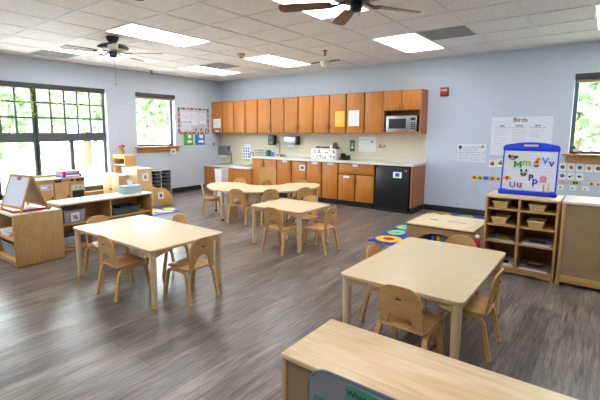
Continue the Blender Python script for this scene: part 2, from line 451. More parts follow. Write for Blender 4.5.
obj('dome', MB().lathe([(.001, -.11), (.05, -.1), (.09, -.06), (.1, -.03), (.1, 0), (.001, 0)]), WHITE, t)
obj('mounting_bar', MB().box(-.3, .3, -.02, .02, -.014, 0, .003), DARK, t)
def sprinkler(loc, lab):
    t = thing('ceiling_sprinkler', lab, 'sprinkler', loc, 0, 'ceiling sprinklers')
    obj('flange', MB().lathe([(.001, -.012), (.035, -.008), (.04, 0), (.001, 0)]), DARK, t)
    obj('nozzle', MB().cyl((0, 0, 0), .012, -.07, -.01).cyl((0, 0, 0), .024, -.075, -.068), DARK, t)
sprinkler(ceilpt(-2.55, 2.5), 'dark sprinkler head in the ceiling tiles left of the light nearest the alarm')
sprinkler(ceilpt(-9.1, 3.2), 'dark sprinkler head close to the window wall ceiling edge')
single('motion_sensor', MB().lathe([(.001, -.03), (.04, -.028), (.055, -.015), (.06, 0), (.001, 0)]), BROWN, 'round brown sensor at the top edge near the window-side fan', 'sensor', ceilpt(-2.53, 7.75))

def fan(loc, a0, dark, label, chain):
    t = thing('ceiling_fan', label, 'ceiling fan', loc)
    obj('canopy', MB().lathe([(.001, 0), (.085, 0), (.08, -.03), (.055, -.075), (.05, -.09), (.001, -.09)]), dark, t)
    obj('motor_housing', MB().lathe([(.001, -.085), (.07, -.085), (.17, -.11), (.205, -.14), (.2, -.158), (.14, -.185), (.07, -.2), (.001, -.2)], n=32), dark, t)
    obj('housing_band', MB().lathe([(.17, -.165), (.178, -.172), (.12, -.192), (.1, -.19)], n=32), mat('fan_band', 'b8a58a', .4, .3), t)
    obj('switch_cup', MB().lathe([(.001, -.2), (.05, -.2), (.055, -.22), (.05, -.265), (.03, -.275), (.001, -.275)]), dark, t)
    for k in range(5):
        a = math.radians(a0 + 72 * k)
        M = Matrix.Rotation(a, 4, 'Z')
        zb = -.215
        ir = MB().sweep([(.08, 0, -.185), (.12, 0, -.2), (.17, 0, zb), (.25, 0, zb)], [(-.004, -.018), (.004, -.018), (.004, .018), (-.004, .018)])
        ir.prism([(.17, -.02), (.2, -.045), (.24, -.045), (.26, 0), (.24, .045), (.2, .045), (.17, .02)], 'z', zb - .004, zb + .004)
        ir.xf(M); obj('blade_iron', ir, dark, t)
        b = MB().prism([(0, -.05), (.3, -.066), (.42, -.066), (.445, -.05), (.455, 0), (.445, .05), (.42, .066), (.3, .066), (0, .05)], 'z', -.004, .004)
        b.xf(M @ Matrix.Translation((.205, 0, zb + .006)) @ Matrix.Rotation(math.radians(11), 4, 'X'))
        obj('fan_blade', b, FANW, t)
    if chain:
        ch = MB().tube([(.03, 0, -.27), (.03, 0, -.62)], .003, 0, 5).ball((.03, 0, -.63), .012)
        obj('pull_chain', ch, mat('chain', '8a8480', .4, .6), t)
    else:
        ch = MB().tube([(.03, 0, -.27), (.03, 0, -.31)], .003, 0, 5)
        obj('pull_chain', ch, mat('chain', '8a8480', .4, .6), t)
FB = mat('fan_dark_metal', '23262c', .35, .4)
fan((2.49, -4.34, H), 330, FB, 'dark ceiling fan with a hanging pull chain, near the windows', True)
fan((6.10, -4.23, H), 206, FB, 'ceiling fan with brown wooden blades at the top of the picture', False)

# ------------------------------------------------------------------ kitchen
def handle(parent, x, y, z, vert=True):
    p = [(0, 0, -.045), (0, -.025, -.04), (0, -.025, .04), (0, 0, .045)] if vert else [(-.045, 0, 0), (-.04, -.025, 0), (.04, -.025, 0), (.045, 0, 0)]
    obj('handle', MB().tube([(x + a, y + b, z + c_) for a, b, c_ in p], .005, 0, 6), NICKEL, parent)
def door(parent, x0, x1, z0, z1, yf, hx, hz, name='door', vert=True):
    g_ = .013
    d = obj(name, MB().box(x0 + g_, x1 - g_, yf, yf + .02, z0 + .004, z1 - .004, .002), CABW, parent)
    handle(d, hx, yf, hz, vert)
    return d
US = [0.004, .392, .78, 1.159, 1.539, 1.935, 2.306, 2.685, 3.069, 3.453, 3.834, 4.223, 4.595]
ULAB = ['cherry wall cabinet in the corner with a white notice on its door', 'cherry double-door wall cabinet, second from the corner', 'cherry double-door wall cabinet over the black towel dispenser',
        'cherry double-door wall cabinet over the silver dispenser', 'cherry wall cabinet bearing the yellow notice on its right door', 'cherry wall cabinet bearing a white notice, next to the microwave']
UD = []
for k in range(6):
    a, b, c_ = US[2 * k:2 * k + 3]
    t = thing('wall_cabinet', ULAB[k], 'cabinet', (0, 0, 0), 0, 'cherry wall cabinets')
    obj('carcass', MB().box(a, c_, -.31, 0, 1.372, 2.134), CABDARK, t)
    UD += [door(t, a, b, 1.376, 2.13, -.33, b - .035, 1.5), door(t, b, c_, 1.376, 2.13, -.33, b + .035, 1.5)]
t = thing('microwave_cabinet', 'cherry end wall cabinet with two short doors over an open microwave niche', 'cabinet')
obj('carcass', MB().box(4.595, 4.615, -.33, -.009, 1.372, 2.134).box(5.27, 5.29, -.33, -.009, 1.372, 2.134).box(4.615, 5.27, -.33, -.009, 1.372, 1.4).box(4.615, 5.27, -.31, -.009, 1.78, 2.134).box(4.615, 5.27, -.02, -.009, 1.4, 1.78), CABSIDE, t)
door(t, 4.605, 4.944, 1.785, 2.13, -.33, 4.91, 1.85); door(t, 4.944, 5.28, 1.785, 2.13, -.33, 4.98, 1.85)
t = thing('microwave_oven', 'silver microwave with black glass door in the open cabinet niche', 'microwave', (4.66, -.33, 1.402))
obj('body', MB().box(0, .56, .02, .3, 0, .285, .006), DARK, t)
d = obj('door', MB().box(0, .43, 0, .02, 0, .285, .004), STEEL, t)
obj('door_window', MB().box(.05, .37, -.002, .004, .06, .235), BLACK, d)
obj('handle', MB().tube([(.405, 0, .04), (.405, -.03, .06), (.405, -.03, .23), (.405, 0, .25)], .007, 0, 6), STEEL, d)
pn = obj('control_panel', MB().box(.435, .56, 0, .02, 0, .285, .003), STEEL, t)
kp = MB().box(.455, .54, -.002, .002, .2, .25)
for r_ in range(4):
    for q in range(3): kp.box(.46 + q * .027, .48 + q * .027, -.002, .002, .05 + r_ * .032, .072 + r_ * .032)
obj('keypad', kp, BLACK, pn)

BS = [1.615, 1.96, 2.33, 2.72, 3.10, 3.47, 3.84, 4.21, 4.595]
CT = 0.855
BLAB = ['cherry base cabinet at the raised left end of the counter', 'cherry base cabinet with a picture card on its right door', 'cherry base cabinet with two white labels, left of the drawer unit']
def label_card(parent, x0, x1, z0, z1, yf, pic=False):
    m = MB().box(x0, x1, yf - .002, yf, z0, z1)
    if pic: m.box(x0 + .03, x1 - .03, yf - .003, yf - .002, z0 + .03, z1 - .03, 0, 1)
    obj('label_card', m, [PAPER, BROWN], parent)
for k in range(3):
    a, b, c_ = BS[2 * k:2 * k + 3]
    t = thing('base_cabinet', BLAB[k], 'cabinet', (0, 0, 0), 0, 'cherry base cabinets')
    obj('carcass', MB().box(a, c_, -.59, -.022, .1, CT - .04), CABDARK, t)
    obj('toe_kick', MB().box(a, c_, -.55, -.025, 0, .1), KICK, t)
    d1 = door(t, a, b, .104, CT - .045, -.61, b - .04, .66); d2 = door(t, b, c_, .104, CT - .045, -.61, b + .04, .66)
    if k == 1: label_card(d1, 2.484, 2.612, .765, .805, -.61); label_card(d2, 2.93, 3.07, .62, .735, -.61, True)
    if k == 2: label_card(d1, 3.229, 3.368, .765, .805, -.61); label_card(d2, 3.603, 3.739, .765, .805, -.61)
t = thing('drawer_cabinet', 'cherry base cabinet with one wide drawer over two doors, beside the fridge', 'cabinet')
obj('carcass', MB().box(3.84, 4.595, -.59, -.022, .1, CT - .04), CABDARK, t)
obj('toe_kick', MB().box(3.84, 4.595, -.55, -.025, 0, .1), KICK, t)
d = door(t, 3.84, 4.595, .615, CT - .045, -.61, 4.21, .7, 'drawer', False); label_card(d, 4.148, 4.265, .765, .8, -.61)
d = door(t, 3.84, 4.21, .104, .605, -.61, 4.175, .5); label_card(d, 3.962, 4.09, .54, .578, -.61)
door(t, 4.21, 4.595, .104, .605, -.61, 4.25, .5)
single('counter_end_panel', MB().box(5.27, 5.295, -.63, 0, .1, CT - .04).box(5.27, 5.293, -.60, 0, 0, .1, 0, 1), [CABSIDE, KICK], 'reddish wood end panel closing the counter beside the fridge', 'end panel')
single('worktop', MB().box(1.6, 5.31, -.64, -.007, CT - .04, CT, .006).box(1.6, 5.31, -.025, -.007, CT, CT + .07, .003), COUNTER, 'long pale laminate worktop of the raised counter', 'worktop')
t = thing('sink_cabinet', 'low cherry sink cabinet with plain front in the corner', 'cabinet')
obj('carcass', MB().box(0.022, 1.6, -.59, -.022, .1, .555), CABSIDE, t)
obj('toe_kick', MB().box(0.01, 1.6, -.55, -.025, 0, .1), KICK, t)
obj('door', MB().box(.02, .80, -.61, -.59, .104, .55, .002), CABW, t); obj('door', MB().box(.81, 1.59, -.61, -.59, .104, .55, .002), CABW, t)
t = thing('low_worktop', 'low pale counter top with two small sinks in the corner', 'worktop')
obj('counter_slab', MB().box(0.006, 1.6, -.64, -.007, .557, .597, .006).box(.006, 1.6, -.025, -.007, .597, .66, .003), COUNTER, t)
for x in (.36, 1.2): obj('sink_basin', MB().lathe([(.17, .597), (.185, .601), (.185, .603), (.15, .603), (.13, .5985), (.02, .598)], (x, -.3, 0), n=28), STEEL, t)
def faucet(loc, h, lab, dark=False):
    t = thing('gooseneck_faucet', lab, 'faucet', loc)
    m = CHROME
    pts = [(0, 0, 0), (0, 0, h * .7)] + [(0, -.06 + .06 * math.cos(a), h * .7 + .09 * math.sin(a)) for a in [PI * k / 8 for k in range(1, 9)]] + [(0, -.12, h * .6)]
    obj('spout', MB().tube(pts, .013, 0, 8), m, t)
    obj('base', MB().lathe([(.001, 0), (.035, 0), (.03, .02), (.02, .04), (.001, .04)]), m, t)
    for s_ in (-1, 1): obj('lever', MB().tube([(s_ * .03, 0, .02), (s_ * .09, -.02, .04)], .01, 0, 6), BLACK if dark else m, t)
faucet((.46, -.10, .598), .36, 'chrome gooseneck faucet at the corner sink by the grey dispenser')
faucet((1.2, -.10, .598), .34, 'chrome gooseneck faucet in front of the green-edged poster')
faucet((2.03, -.12, CT), .36, 'chrome gooseneck faucet with black levers on the raised counter', True)
t = thing('paper_towel_dispenser', 'grey paper towel dispenser over the corner sink', 'dispenser', (.15, -.008, .80))
obj('body', MB().prism([(0, 0), (-.1, .02), (-.12, .06), (-.1, .24), (0, .25)], 'x', -.18, .18), mat('dispenser_grey', '77787a', .35, .3), t)
obj('paper_sheet', MB().box(-.1, .1, -.07, -.066, -.05, .03), PAPER, t)
t = thing('soap_dispenser', 'black soap dispenser on the cream backsplash', 'dispenser', (1.757, -.008, 1.10))
obj('body', MB().box(-.095, .095, -.1, 0, 0, .225, .02), BLACK, t)
obj('push_bar', MB().box(-.06, .06, -.112, -.098, .02, .09, .006), GREY, t)
t = thing('steel_towel_dispenser', 'silver square towel dispenser on the cream backsplash', 'dispenser', (2.33, -.008, 1.10))
obj('cover', MB().box(-.18, .14, -.12, 0, .02, .2, .008), STEEL, t); obj('side_panel', MB().box(.14, .185, -.12, 0, .02, .21, .004), DARK, t)
obj('paper_sheet', MB().box(-.12, .08, -.07, -.066, -.03, .03), PAPER, t)
# things on the counter
t = thing('dish_rack', 'grey wire dish rack on the counter left of the green jug', 'dish rack', (1.63, -.3, CT))
rk = MB()
for k in range(10): rk.tube([(-.13 + .029 * k, -.09, 0.005), (-.13 + .029 * k, -.09, .13), (-.13 + .029 * k, .09, .13), (-.13 + .029 * k, .09, .005)], .003, 0, 5)
for z in (.02, .075, .13): rk.tube([(-.13, -.09, z), (.13, -.09, z), (.13, .09, z), (-.13, .09, z), (-.13, -.09, z)], .004, 0, 5)
obj('wire_frame', rk, GREY, t); obj('drip_tray', MB().box(-.14, .14, -.1, .1, 0, .012, .003), LGREY, t)
single('jug', MB().lathe([(.001, 0), (.055, 0), (.06, .06), (.05, .11), (.055, .135), (.05, .135), (.001, .13)]).tube([(.055, 0, .11), (.09, 0, .1), (.09, 0, .05), (.058, 0, .03)], .008, 0, 6), mat('dark_green', '2f6a42', .4), 'small dark green jug beside the dish rack', 'jug', (1.83, -.28, CT))
single('toy_ball', MB().ball((0, 0, .05), .05), SKYB, 'blue ball on the counter beside the faucet', 'ball', (1.96, -.3, CT))
single('sponge', MB().box(-.06, .06, -.035, .035, 0, .03, .006), mat('sponge_green', '5c7a3c', .9), 'flat green sponge right of the black-levered faucet', 'sponge', (2.22, -.25, CT), .3)
t = thing('storage_rack', 'white storage rack covered in small stickers on the counter', 'rack', (3.39, -.34, CT))
fr = MB().box(-.3, .3, -.09, .1, 0, .012).box(-.3, .3, -.09, .1, .205, .217).box(-.3, -.288, -.09, .1, 0, .217).box(.288, .3, -.09, .1, 0, .217).box(-.006, .006, -.09, .1, 0, .217).box(-.3, .3, .09, .1, 0, .217)
obj('rack_frame', fr, WHITE, t)
for k, (xa, xb) in enumerate(((-.285, -.01), (.01, .285))):
    for q in range(2):
        d = MB().box(xa, xb, -.1, -.088, .018 + q * .095, .105 + q * .095, .003)
        for s_ in range(7): 
            x_ = random.uniform(xa + .03, xb - .03); z_ = .03 + q * .095 + random.uniform(0, .05)
            d.box(x_ - .014, x_ + .014, -.102, -.1, z_, z_ + .02, 0, random.choice((1, 2, 2, 3)))
        obj('drawer', d, [WHITE, PINK, INK, NAVY], t)
for k, (m, nm) in enumerate(((MAG, 'magenta'), (BLUE, 'blue'), (TEAL, 'teal'), (RED, 'red'), (PURP, 'purple'))):
    single('marker_pack', MB().box(-.025, .025, -.05, .05, 0, .035, .006), m, nm + ' marker pack on top of the white storage rack', 'marker pack', (3.2 + .055 * k, -.34, CT + .217), 0, 'marker packs')
single('paper_cup', MB().lathe([(.001, 0), (.026, 0), (.034, .075), (.031, .075), (.024, .005), (.001, .005)]), WHITE, 'white paper cup on top of the storage rack', 'cup', (3.52, -.34, CT + .217))
single('tape_dispenser', MB().prism([(-.06, 0), (.06, 0), (.06, .03), (.03, .05), (0, .12), (-.04, .13), (-.06, .09)], 'y', -.025, .025, 0, .004).lathe([(.02, -.02), (.035, -.02), (.035, .02), (.02, .02)], (-.02, 0, .09), 1, 16, 'y'), [BLACK, BROWN], 'dark tape dispenser on the right end of the storage rack', 'tape dispenser', (3.63, -.34, CT + .217))
t = thing('telephone', 'black desk telephone beside the white storage rack', 'telephone', (3.82, -.33, CT))
obj('phone_base', MB().prism([(-.09, 0), (.09, 0), (.09, .09), (.04, .09), (-.09, .035)], 'x', -.075, .075, 0, .004), BLACK, t)
obj('handset', MB().tube([(-.04, -.06, .085), (-.04, -.04, .105), (-.04, .04, .115), (-.04, .07, .1)], .02, 0, 8), BLACK, t)
for nm, lab, x0, x1, z0, z1, mats, marks in (
    ('clipboard', 'small dark green clipboard on the backsplash', 3.755, 3.865, 1.01, 1.24, [mat('clip_green', '2a7a5a', .5), WHITE], [(.3, .25, .7, .5, 1), (.35, .6, .65, .7, 1)]),
    ('wall_calendar', 'white calendar sheet on the backsplash under the microwave side', 3.95, 4.33, 1.015, 1.31, [PAPER, LGREY, PINKINK], [(.05, .8, .95, .82, 1), (.05, .05, .95, .06, 1), (.7, .6, .82, .74, 2)]),
    ('handwashing_poster', 'pale poster with blue pictures and green foot behind the sinks', .76, 1.04, .70, 1.10, [PAPER, BLUE, LIME], [(.08, 0.0, .92, .09, 2), (.08, .88, .25, .97, 2)] + [(.12 + .28 * q, .18 + .17 * r_, .26 + .28 * q, .28 + .17 * r_, 1) for q in range(3) for r_ in range(4)])):
    m = MB().box(x0, x1, -.004, 0, z0, z1)
    for a, b, c_, d_, i in marks: m.box(x0 + a * (x1 - x0), x0 + c_ * (x1 - x0), -.006, -.004, z0 + b * (z1 - z0), z0 + d_ * (z1 - z0), 0, i)
    if nm == 'wall_calendar': m.box((x0 + x1) / 2 - .01, (x0 + x1) / 2 + .01, -.012, 0, z1, z1 + .03, .003, 1)
    single(nm, m, mats, lab, 'poster' if 'poster' in nm else ('calendar' if 'cal' in nm else 'clipboard'), (0, -.007, 0))
single('wall_lettering', MB().text('ELA', 4.385, -.002, 1.1, .085).box(4.383, 4.385, -.002, 0, 1.1, 1.16), NAVY, 'small dark blue letters reading ELA on the backsplash', 'lettering', (0, -.007, 0))
# notices on the wall cabinet doors
def notice(x0, x1, z0, z1, m, lab, lines=7):
    p = MB().box(x0, x1, -.003, 0, z0, z1)
    for k in range(lines): p.box(x0 + .03, x1 - .03 - random.uniform(0, .05), -.004, -.003, z1 - .05 - k * (z1 - z0 - .08) / lines, z1 - .044 - k * (z1 - z0 - .08) / lines, 0, 1)
    single('notice_sheet', p, [m, LGREY], lab, 'notice', (0, -.331, 0))
notice(.07, .33, 1.50, 1.72, PAPER, 'white notice taped to the corner wall cabinet')
notice(.14, .27, 1.40, 1.44, PAPER, 'small white label strip low on the corner wall cabinet', 1)
notice(3.59, 3.80, 1.505, 1.805, PAPERY, 'yellow notice sheet on a cherry wall cabinet door')
notice(3.89, 4.115, 1.513, 1.81, PAPER, 'white notice sheet next to the yellow notice')
# fridge
t = thing('mini_fridge', 'black under-counter fridge with a small picture sticker', 'fridge', (4.635, -.64, 0))
obj('cabinet_body', MB().box(0, .61, .05, .6, .03, .8, .004), BLACK, t)
d = obj('door', MB().box(0, .61, 0, .048, .05, .8, .012), BLACK, t)
obj('handle', MB().box(.02, .59, -.008, .004, .765, .79, .003), DARK, d)
obj('sticker', MB().box(.325, .48, -.003, 0, .61, .715).box(.375, .43, -.004, -.003, .64, .69, 0, 1).box(.36, .445, -.0036, -.003, .63, .7, 0, 2), [PAPER, BLUE, LIME], d)
obj('door_badge', MB().box(.53, .57, -.002, 0.002, .735, .75), LGREY, d)
obj('kick_grille', MB().box(.01, .6, .03, .05, 0, .048), DARK, t)
single('waste_bin', MB().lathe([(.001, 0), (.12, 0), (.15, .56), (.157, .56), (.157, .60), (.148, .60), (.147, .55), (.118, .02), (.001, .02)], n=4).xf(Matrix.Rotation(PI / 4, 4, 'Z')), mat('bin_white', 'e4e6ec', .4), 'white plastic waste bin in front of the low sink cabinet', 'waste bin', (1.25, -1.2, 0))

# ------------------------------------------------------------------ left wall: bulletin board etc.
t = thing('bulletin_board', 'bulletin board with multicoloured dotted border on the window wall', 'bulletin board', (.001, -.9, 1.355), L90)
b = MB().box(-.465, .465, -.012, 0, 0, .61)
obj('board', b, mat('board_blue_grey', 'b9c0d0', .7), t)
bd = MB(); mats = [YEL, MAG, NAVY, TEAL, ORANGE, BROWN]
n = 22
for k in range(n):
    for z in (.0, .57): bd.box(-.465 + .93 * k / n, -.465 + .93 * (k + 1) / n, -.016, -.012, z, z + .04, 0, (k * 5 + int(z * 10)) % 6)
for k in range(13):
    for x in (-.465, .425): bd.box(x, x + .04, -.016, -.012, .04 + .53 * k / 13, .04 + .53 * (k + 1) / 13, 0, (k * 5 + 2) % 6)
obj('border_strip', bd, mats, t)
for x, z, w_, h_ in ((-.38, .30, .27, .22), (-.08, .2, .2, .32), (.15, .24, .22, .26), (-.36, .08, .26, .18)):
    p = MB().box(x, x + w_, -.015, -.012, z, z + h_)
    for k in range(6): p.box(x + .02, x + w_ - .03, -.016, -.015, z + h_ - .03 - k * .028, z + h_ - .024 - k * .028, 0, 1)
    obj('pinned_sheet', p, [mat('sheet_white', 'dfe3ea', .7), GREY], t)
p = MB()
for k in range(6): p.prism([(-.06 + k * .08, .06), (-.02 + k * .08, .06), (.0 + k * .08, .13), (-.03 + k * .08, .14)], 'y', -.016, -.012, k % 2)
obj('pattern_cutouts', p, [YEL, PURP], t)
for lab, x0, x1, m in (('green folder pocket hanging below the bulletin board', -1.215, -.94, mat('folder_green', '4aa53c', .5)), ('blue folder pocket hanging below the bulletin board', -.87, -.57, mat('folder_blue', '2f7fc8', .5))):
    t = thing('folder_pocket', lab, 'folder', (.002, 0, 0), L90, 'folders under the board')
    obj('pocket', MB().box(x0, x1, -.012, 0, 1.09, 1.345, .003), m, t)
    obj('inserted_paper', MB().box(x0 + .1, x1 - .04, -.015, -.012, 1.14, 1.2).box(x0 + .12, x1 - .06, -.016, -.012, 1.25, 1.33), PAPER, t)
t = thing('wall_outlet', 'white wall outlet between the folders and the sink cabinet', 'outlet', (.001, -.27, 1.04), L90)
obj('cover_plate', MB().box(-.045, .045, -.006, 0, 0, .1, .003), LGREY, t); obj('socket_face', MB().box(-.02, .02, -.008, -.006, .02, .08), DARK, t)
single('picture_card', MB().box(-.07, .07, -.004, 0, 0, .12).box(-.035, .035, -.006, -.004, .03, .09, 0, 1), [PAPER, mat('card_olive', '8a9a6a', .7)], 'white picture card on the oak sill of the small window', 'card', (.095, -1.6, .9), L90)

# ------------------------------------------------------------------ back wall, right part
t = thing('birds_chart', 'large handwritten white chart titled Birds on the wall', 'chart', (6.34, -.001, 1.03))
m = MB().box(0, .835, -.003, 0, 0, .61)
obj('chart_paper', m, mat('chart_white', 'dde4ec', .7), t)
m = MB().text('Birds', .40, -.005, .53, .095, 0, True)
obj('title_lettering', m, BROWN, t)
m = MB()
for x, s in ((.15, 'can'), (.39, 'have'), (.64, 'are')):
    m.text(s, x, -.005, .455, .055, 0, True); m.box(x - .11, x + .11, -.005, -.003, .437, .441, 0, 0)
for x, n in ((.05, 6), (.30, 7), (.56, 3)):
    for k in range(n):
        xx = x
        for q in range(random.randint(2, 3)):
            wd = random.uniform(.03, .07); i_ = 2 if (k == n - 1) else 1
            zz = .40 - k * .043
            pts = [(xx + wd * s_ / 6, -.0045, zz + (.008 if s_ % 2 else -.008)) for s_ in range(7)]
            m.tube(pts, .0022, i_, 4); xx += wd + .012
obj('chart_writing', m, [INK, PINKINK, TEALINK], t)
t = thing('handwritten_sheet', 'white sheet with dark cursive lines, two corner pictures, beside the chart', 'sheet', (5.825, -.001, .90))
m = MB().box(0, .455, -.003, 0, 0, .30)
obj('sheet_paper', m, mat('chart_white', 'dde4ec', .7), t)
m = MB()
for k in range(6):
    xx = .03 + .07 * (k < 2)
    while xx < .40 - .06 * (k < 2):
        wd = random.uniform(.04, .09)
        m.tube([(xx + wd * s_ / 8, -.0045, .255 - .043 * k + .05 * (xx + wd * s_ / 8) - .02 + (.009 if s_ % 2 else -.009)) for s_ in range(9)], .0022, 0 if k < 3 else 1, 4); xx += wd + .02
obj('cursive_writing', m, [INK, GREY], t)
obj('sun_picture', MB().cyl((.4, -.003, .26), .022, -.003, 0, 0, 14, 'y'), ORANGE, t)
obj('tree_picture', MB().cyl((.05, -.003, .245), .028, -.003, 0, 0, 14, 'y').box(.035, .065, -.0055, -.003, .19, .235, 0, 1), [INK, mat('tan_paper', 'c0a890', .7)], t)
def card(loc, w_, h_, base, spots, lab, grp='alphabet picture cards', cat='card'):
    m = MB().box(0, w_, -.003, 0, 0, h_); ms = [base]
    for s_ in spots:
        mm, x, z, r = s_
        if mm not in ms: ms.append(mm)
        m.lathe([(r, -.0045), (r * .98, -.003)], (x * w_, 0, z * h_), ms.index(mm), 10, 'y')
    return single('picture_card', m, ms, lab, cat, loc, 0, grp)
CARDB = mat('card_white', 'e8edf2', .7)
card((6.335, -.001, .825), .1, .12, CARDB, [(RED, .5, .5, .033), (GREEN, .55, .85, .01)], 'picture card with a red apple, left of the blue easel')
card((6.445, -.001, .84), .1, .12, CARDB, [(YEL, .35, .45, .022), (GREEN, .6, .5, .028), (ORANGE, .6, .75, .018)], 'picture card with yellow and green fruit, beside the red apple card')
top = [(BROWN, TEAL), (ORANGE, BROWN), (DARK, LGREY), (ORANGE, RED), (RED, BROWN)]
tl = ['a small brown sprig', 'an orange leaf', 'a dark round creature', 'an orange nest', 'a red crab-like shape']
for k in range(5): card((7.295 + .105 * k, -.001, .825), .088, .115, CARDB, [(top[k][0], .5, .5, .028), (top[k][1], .62, .4, .016)], 'picture card with %s, in the row under the window sill' % tl[k])
tl2 = ['a purple-grey ball', 'two black dots', 'a small black bug']
for k, sp in enumerate(([(GREY, .5, .5, .032), (PURP, .5, .5, .02)], [(BLACK, .35, .4, .016), (BLACK, .7, .55, .01)], [(BLACK, .45, .5, .018), (BLACK, .7, .45, .012)])):
    card((7.30 + .105 * k, -.001, .70), .088, .105, CARDB, sp, 'picture card with %s, in the short second row beside the easel' % tl2[k])
card((7.31, -.001, .63), .13, .055, mat('lilac', 'c9b4d6', .7), [(ORANGE, .35, .5, .016), (YEL, .6, .5, .012)], 'lilac picture strip under the card rows')
card((7.445, -.001, .63), .13, .055, mat('lime_card', 'b8d070', .7), [(BROWN, .4, .5, .02), (BROWN, .65, .5, .018)], 'lime picture strip under the card rows')
card((7.66, -.001, .625), .17, .06, mat('sand_card', 'd8cdb8', .7), [(BROWN, .25, .5, .018), (MAG, .7, .5, .016)], 'sand-coloured picture strip at the far right of the wall cards')
for k, (mm, nm) in enumerate(((RED, 'red'), (TEAL, 'teal'), (ORANGE, 'orange'))):
    card((7.30 + .15 * k, -.001, .545), .08, .07, CARDB, [(mm, .4, .4, .014)], 'lowest small card with a %s spot behind the white-topped cabinet' % nm)
m = MB(); cols_ = [YEL, LIME, SKYB, ORANGE, mat('peach', 'f0b890', .7), LIME]
for k in range(6): m.box(.09 * k, .09 * k + .084, -.003, 0, -.003 * k * 0, .062, 0, k)
for k in range(6): m.lathe([(.02, -.0045), (.02, -.003)], (.09 * k + .042, 0, .032), 6, 10, 'y')
t = single('number_strip', m, cols_ + [BROWN], 'narrow strip of coloured picture squares on the wall left of the easel', 'wall strip', (6.085, -.001, .61))
t = thing('fire_alarm', 'red fire alarm strobe high on the wall by the cabinets', 'fire alarm', (5.57, -.001, 2.02))
obj('housing', MB().box(-.067, .067, -.05, 0, 0, .14, .006), mat('alarm_red', '9a1c20', .4), t)
obj('strobe_lens', MB().box(-.06, .045, -.06, -.048, .08, .105, .005), mat('lens', 'd8c8c4', .2), t)
t = thing('toy_bird', 'small dark toy bird with red beak on the right window sill', 'toy', (7.47, -.03, 1.085))
obj('body', MB().ball((0, 0, .045), .045, 0, (1.3, .8, 1)).ball((-.02, 0, .1), .03), mat('bird_dark', '44584e', .7), t)
obj('beak', MB().lathe([(.012, 0), (.002, .035)], (-.045, 0, .1), 0, 10, 'x').xf(Matrix.Identity(4)), RED, t)
obj('wing', MB().ball((.02, -.035, .05), .03, 0, (1.4, .4, .8)), LGREY, t)

# ------------------------------------------------------------------ chairs
def panel(cols_, f, th):
    """curved sheet: cols_=[(x,zbot,ztop)], f(x,z)->(x,y,z) ; thickness th in y"""
    m = MB(); nz = 6; front = []; back = []
    for x, a, b in cols_:
        front.append([m.bm.verts.new(f(x, a + (b - a) * k / nz, -th / 2)) for k in range(nz + 1)])
        back.append([m.bm.verts.new(f(x, a + (b - a) * k / nz, th / 2)) for k in range(nz + 1)])
    n_ = len(cols_)
    for i in range(n_ - 1):
        for k in range(nz):
            m.bm.faces.new((front[i][k], front[i + 1][k], front[i + 1][k + 1], front[i][k + 1]))
            m.bm.faces.new((back[i][k], back[i][k + 1], back[i + 1][k + 1], back[i + 1][k]))
        m.bm.faces.new((front[i][0], back[i][0], back[i + 1][0], front[i + 1][0]))
        m.bm.faces.new((front[i][nz], front[i + 1][nz], back[i + 1][nz], back[i][nz]))
    for k in range(nz):
        m.bm.faces.new((front[0][k], front[0][k + 1], back[0][k + 1], back[0][k]))
        m.bm.faces.new((front[-1][k], back[-1][k], back[-1][k + 1], front[-1][k + 1]))
    bmesh.ops.recalc_face_normals(m.bm, faces=m.bm.faces)
    return m
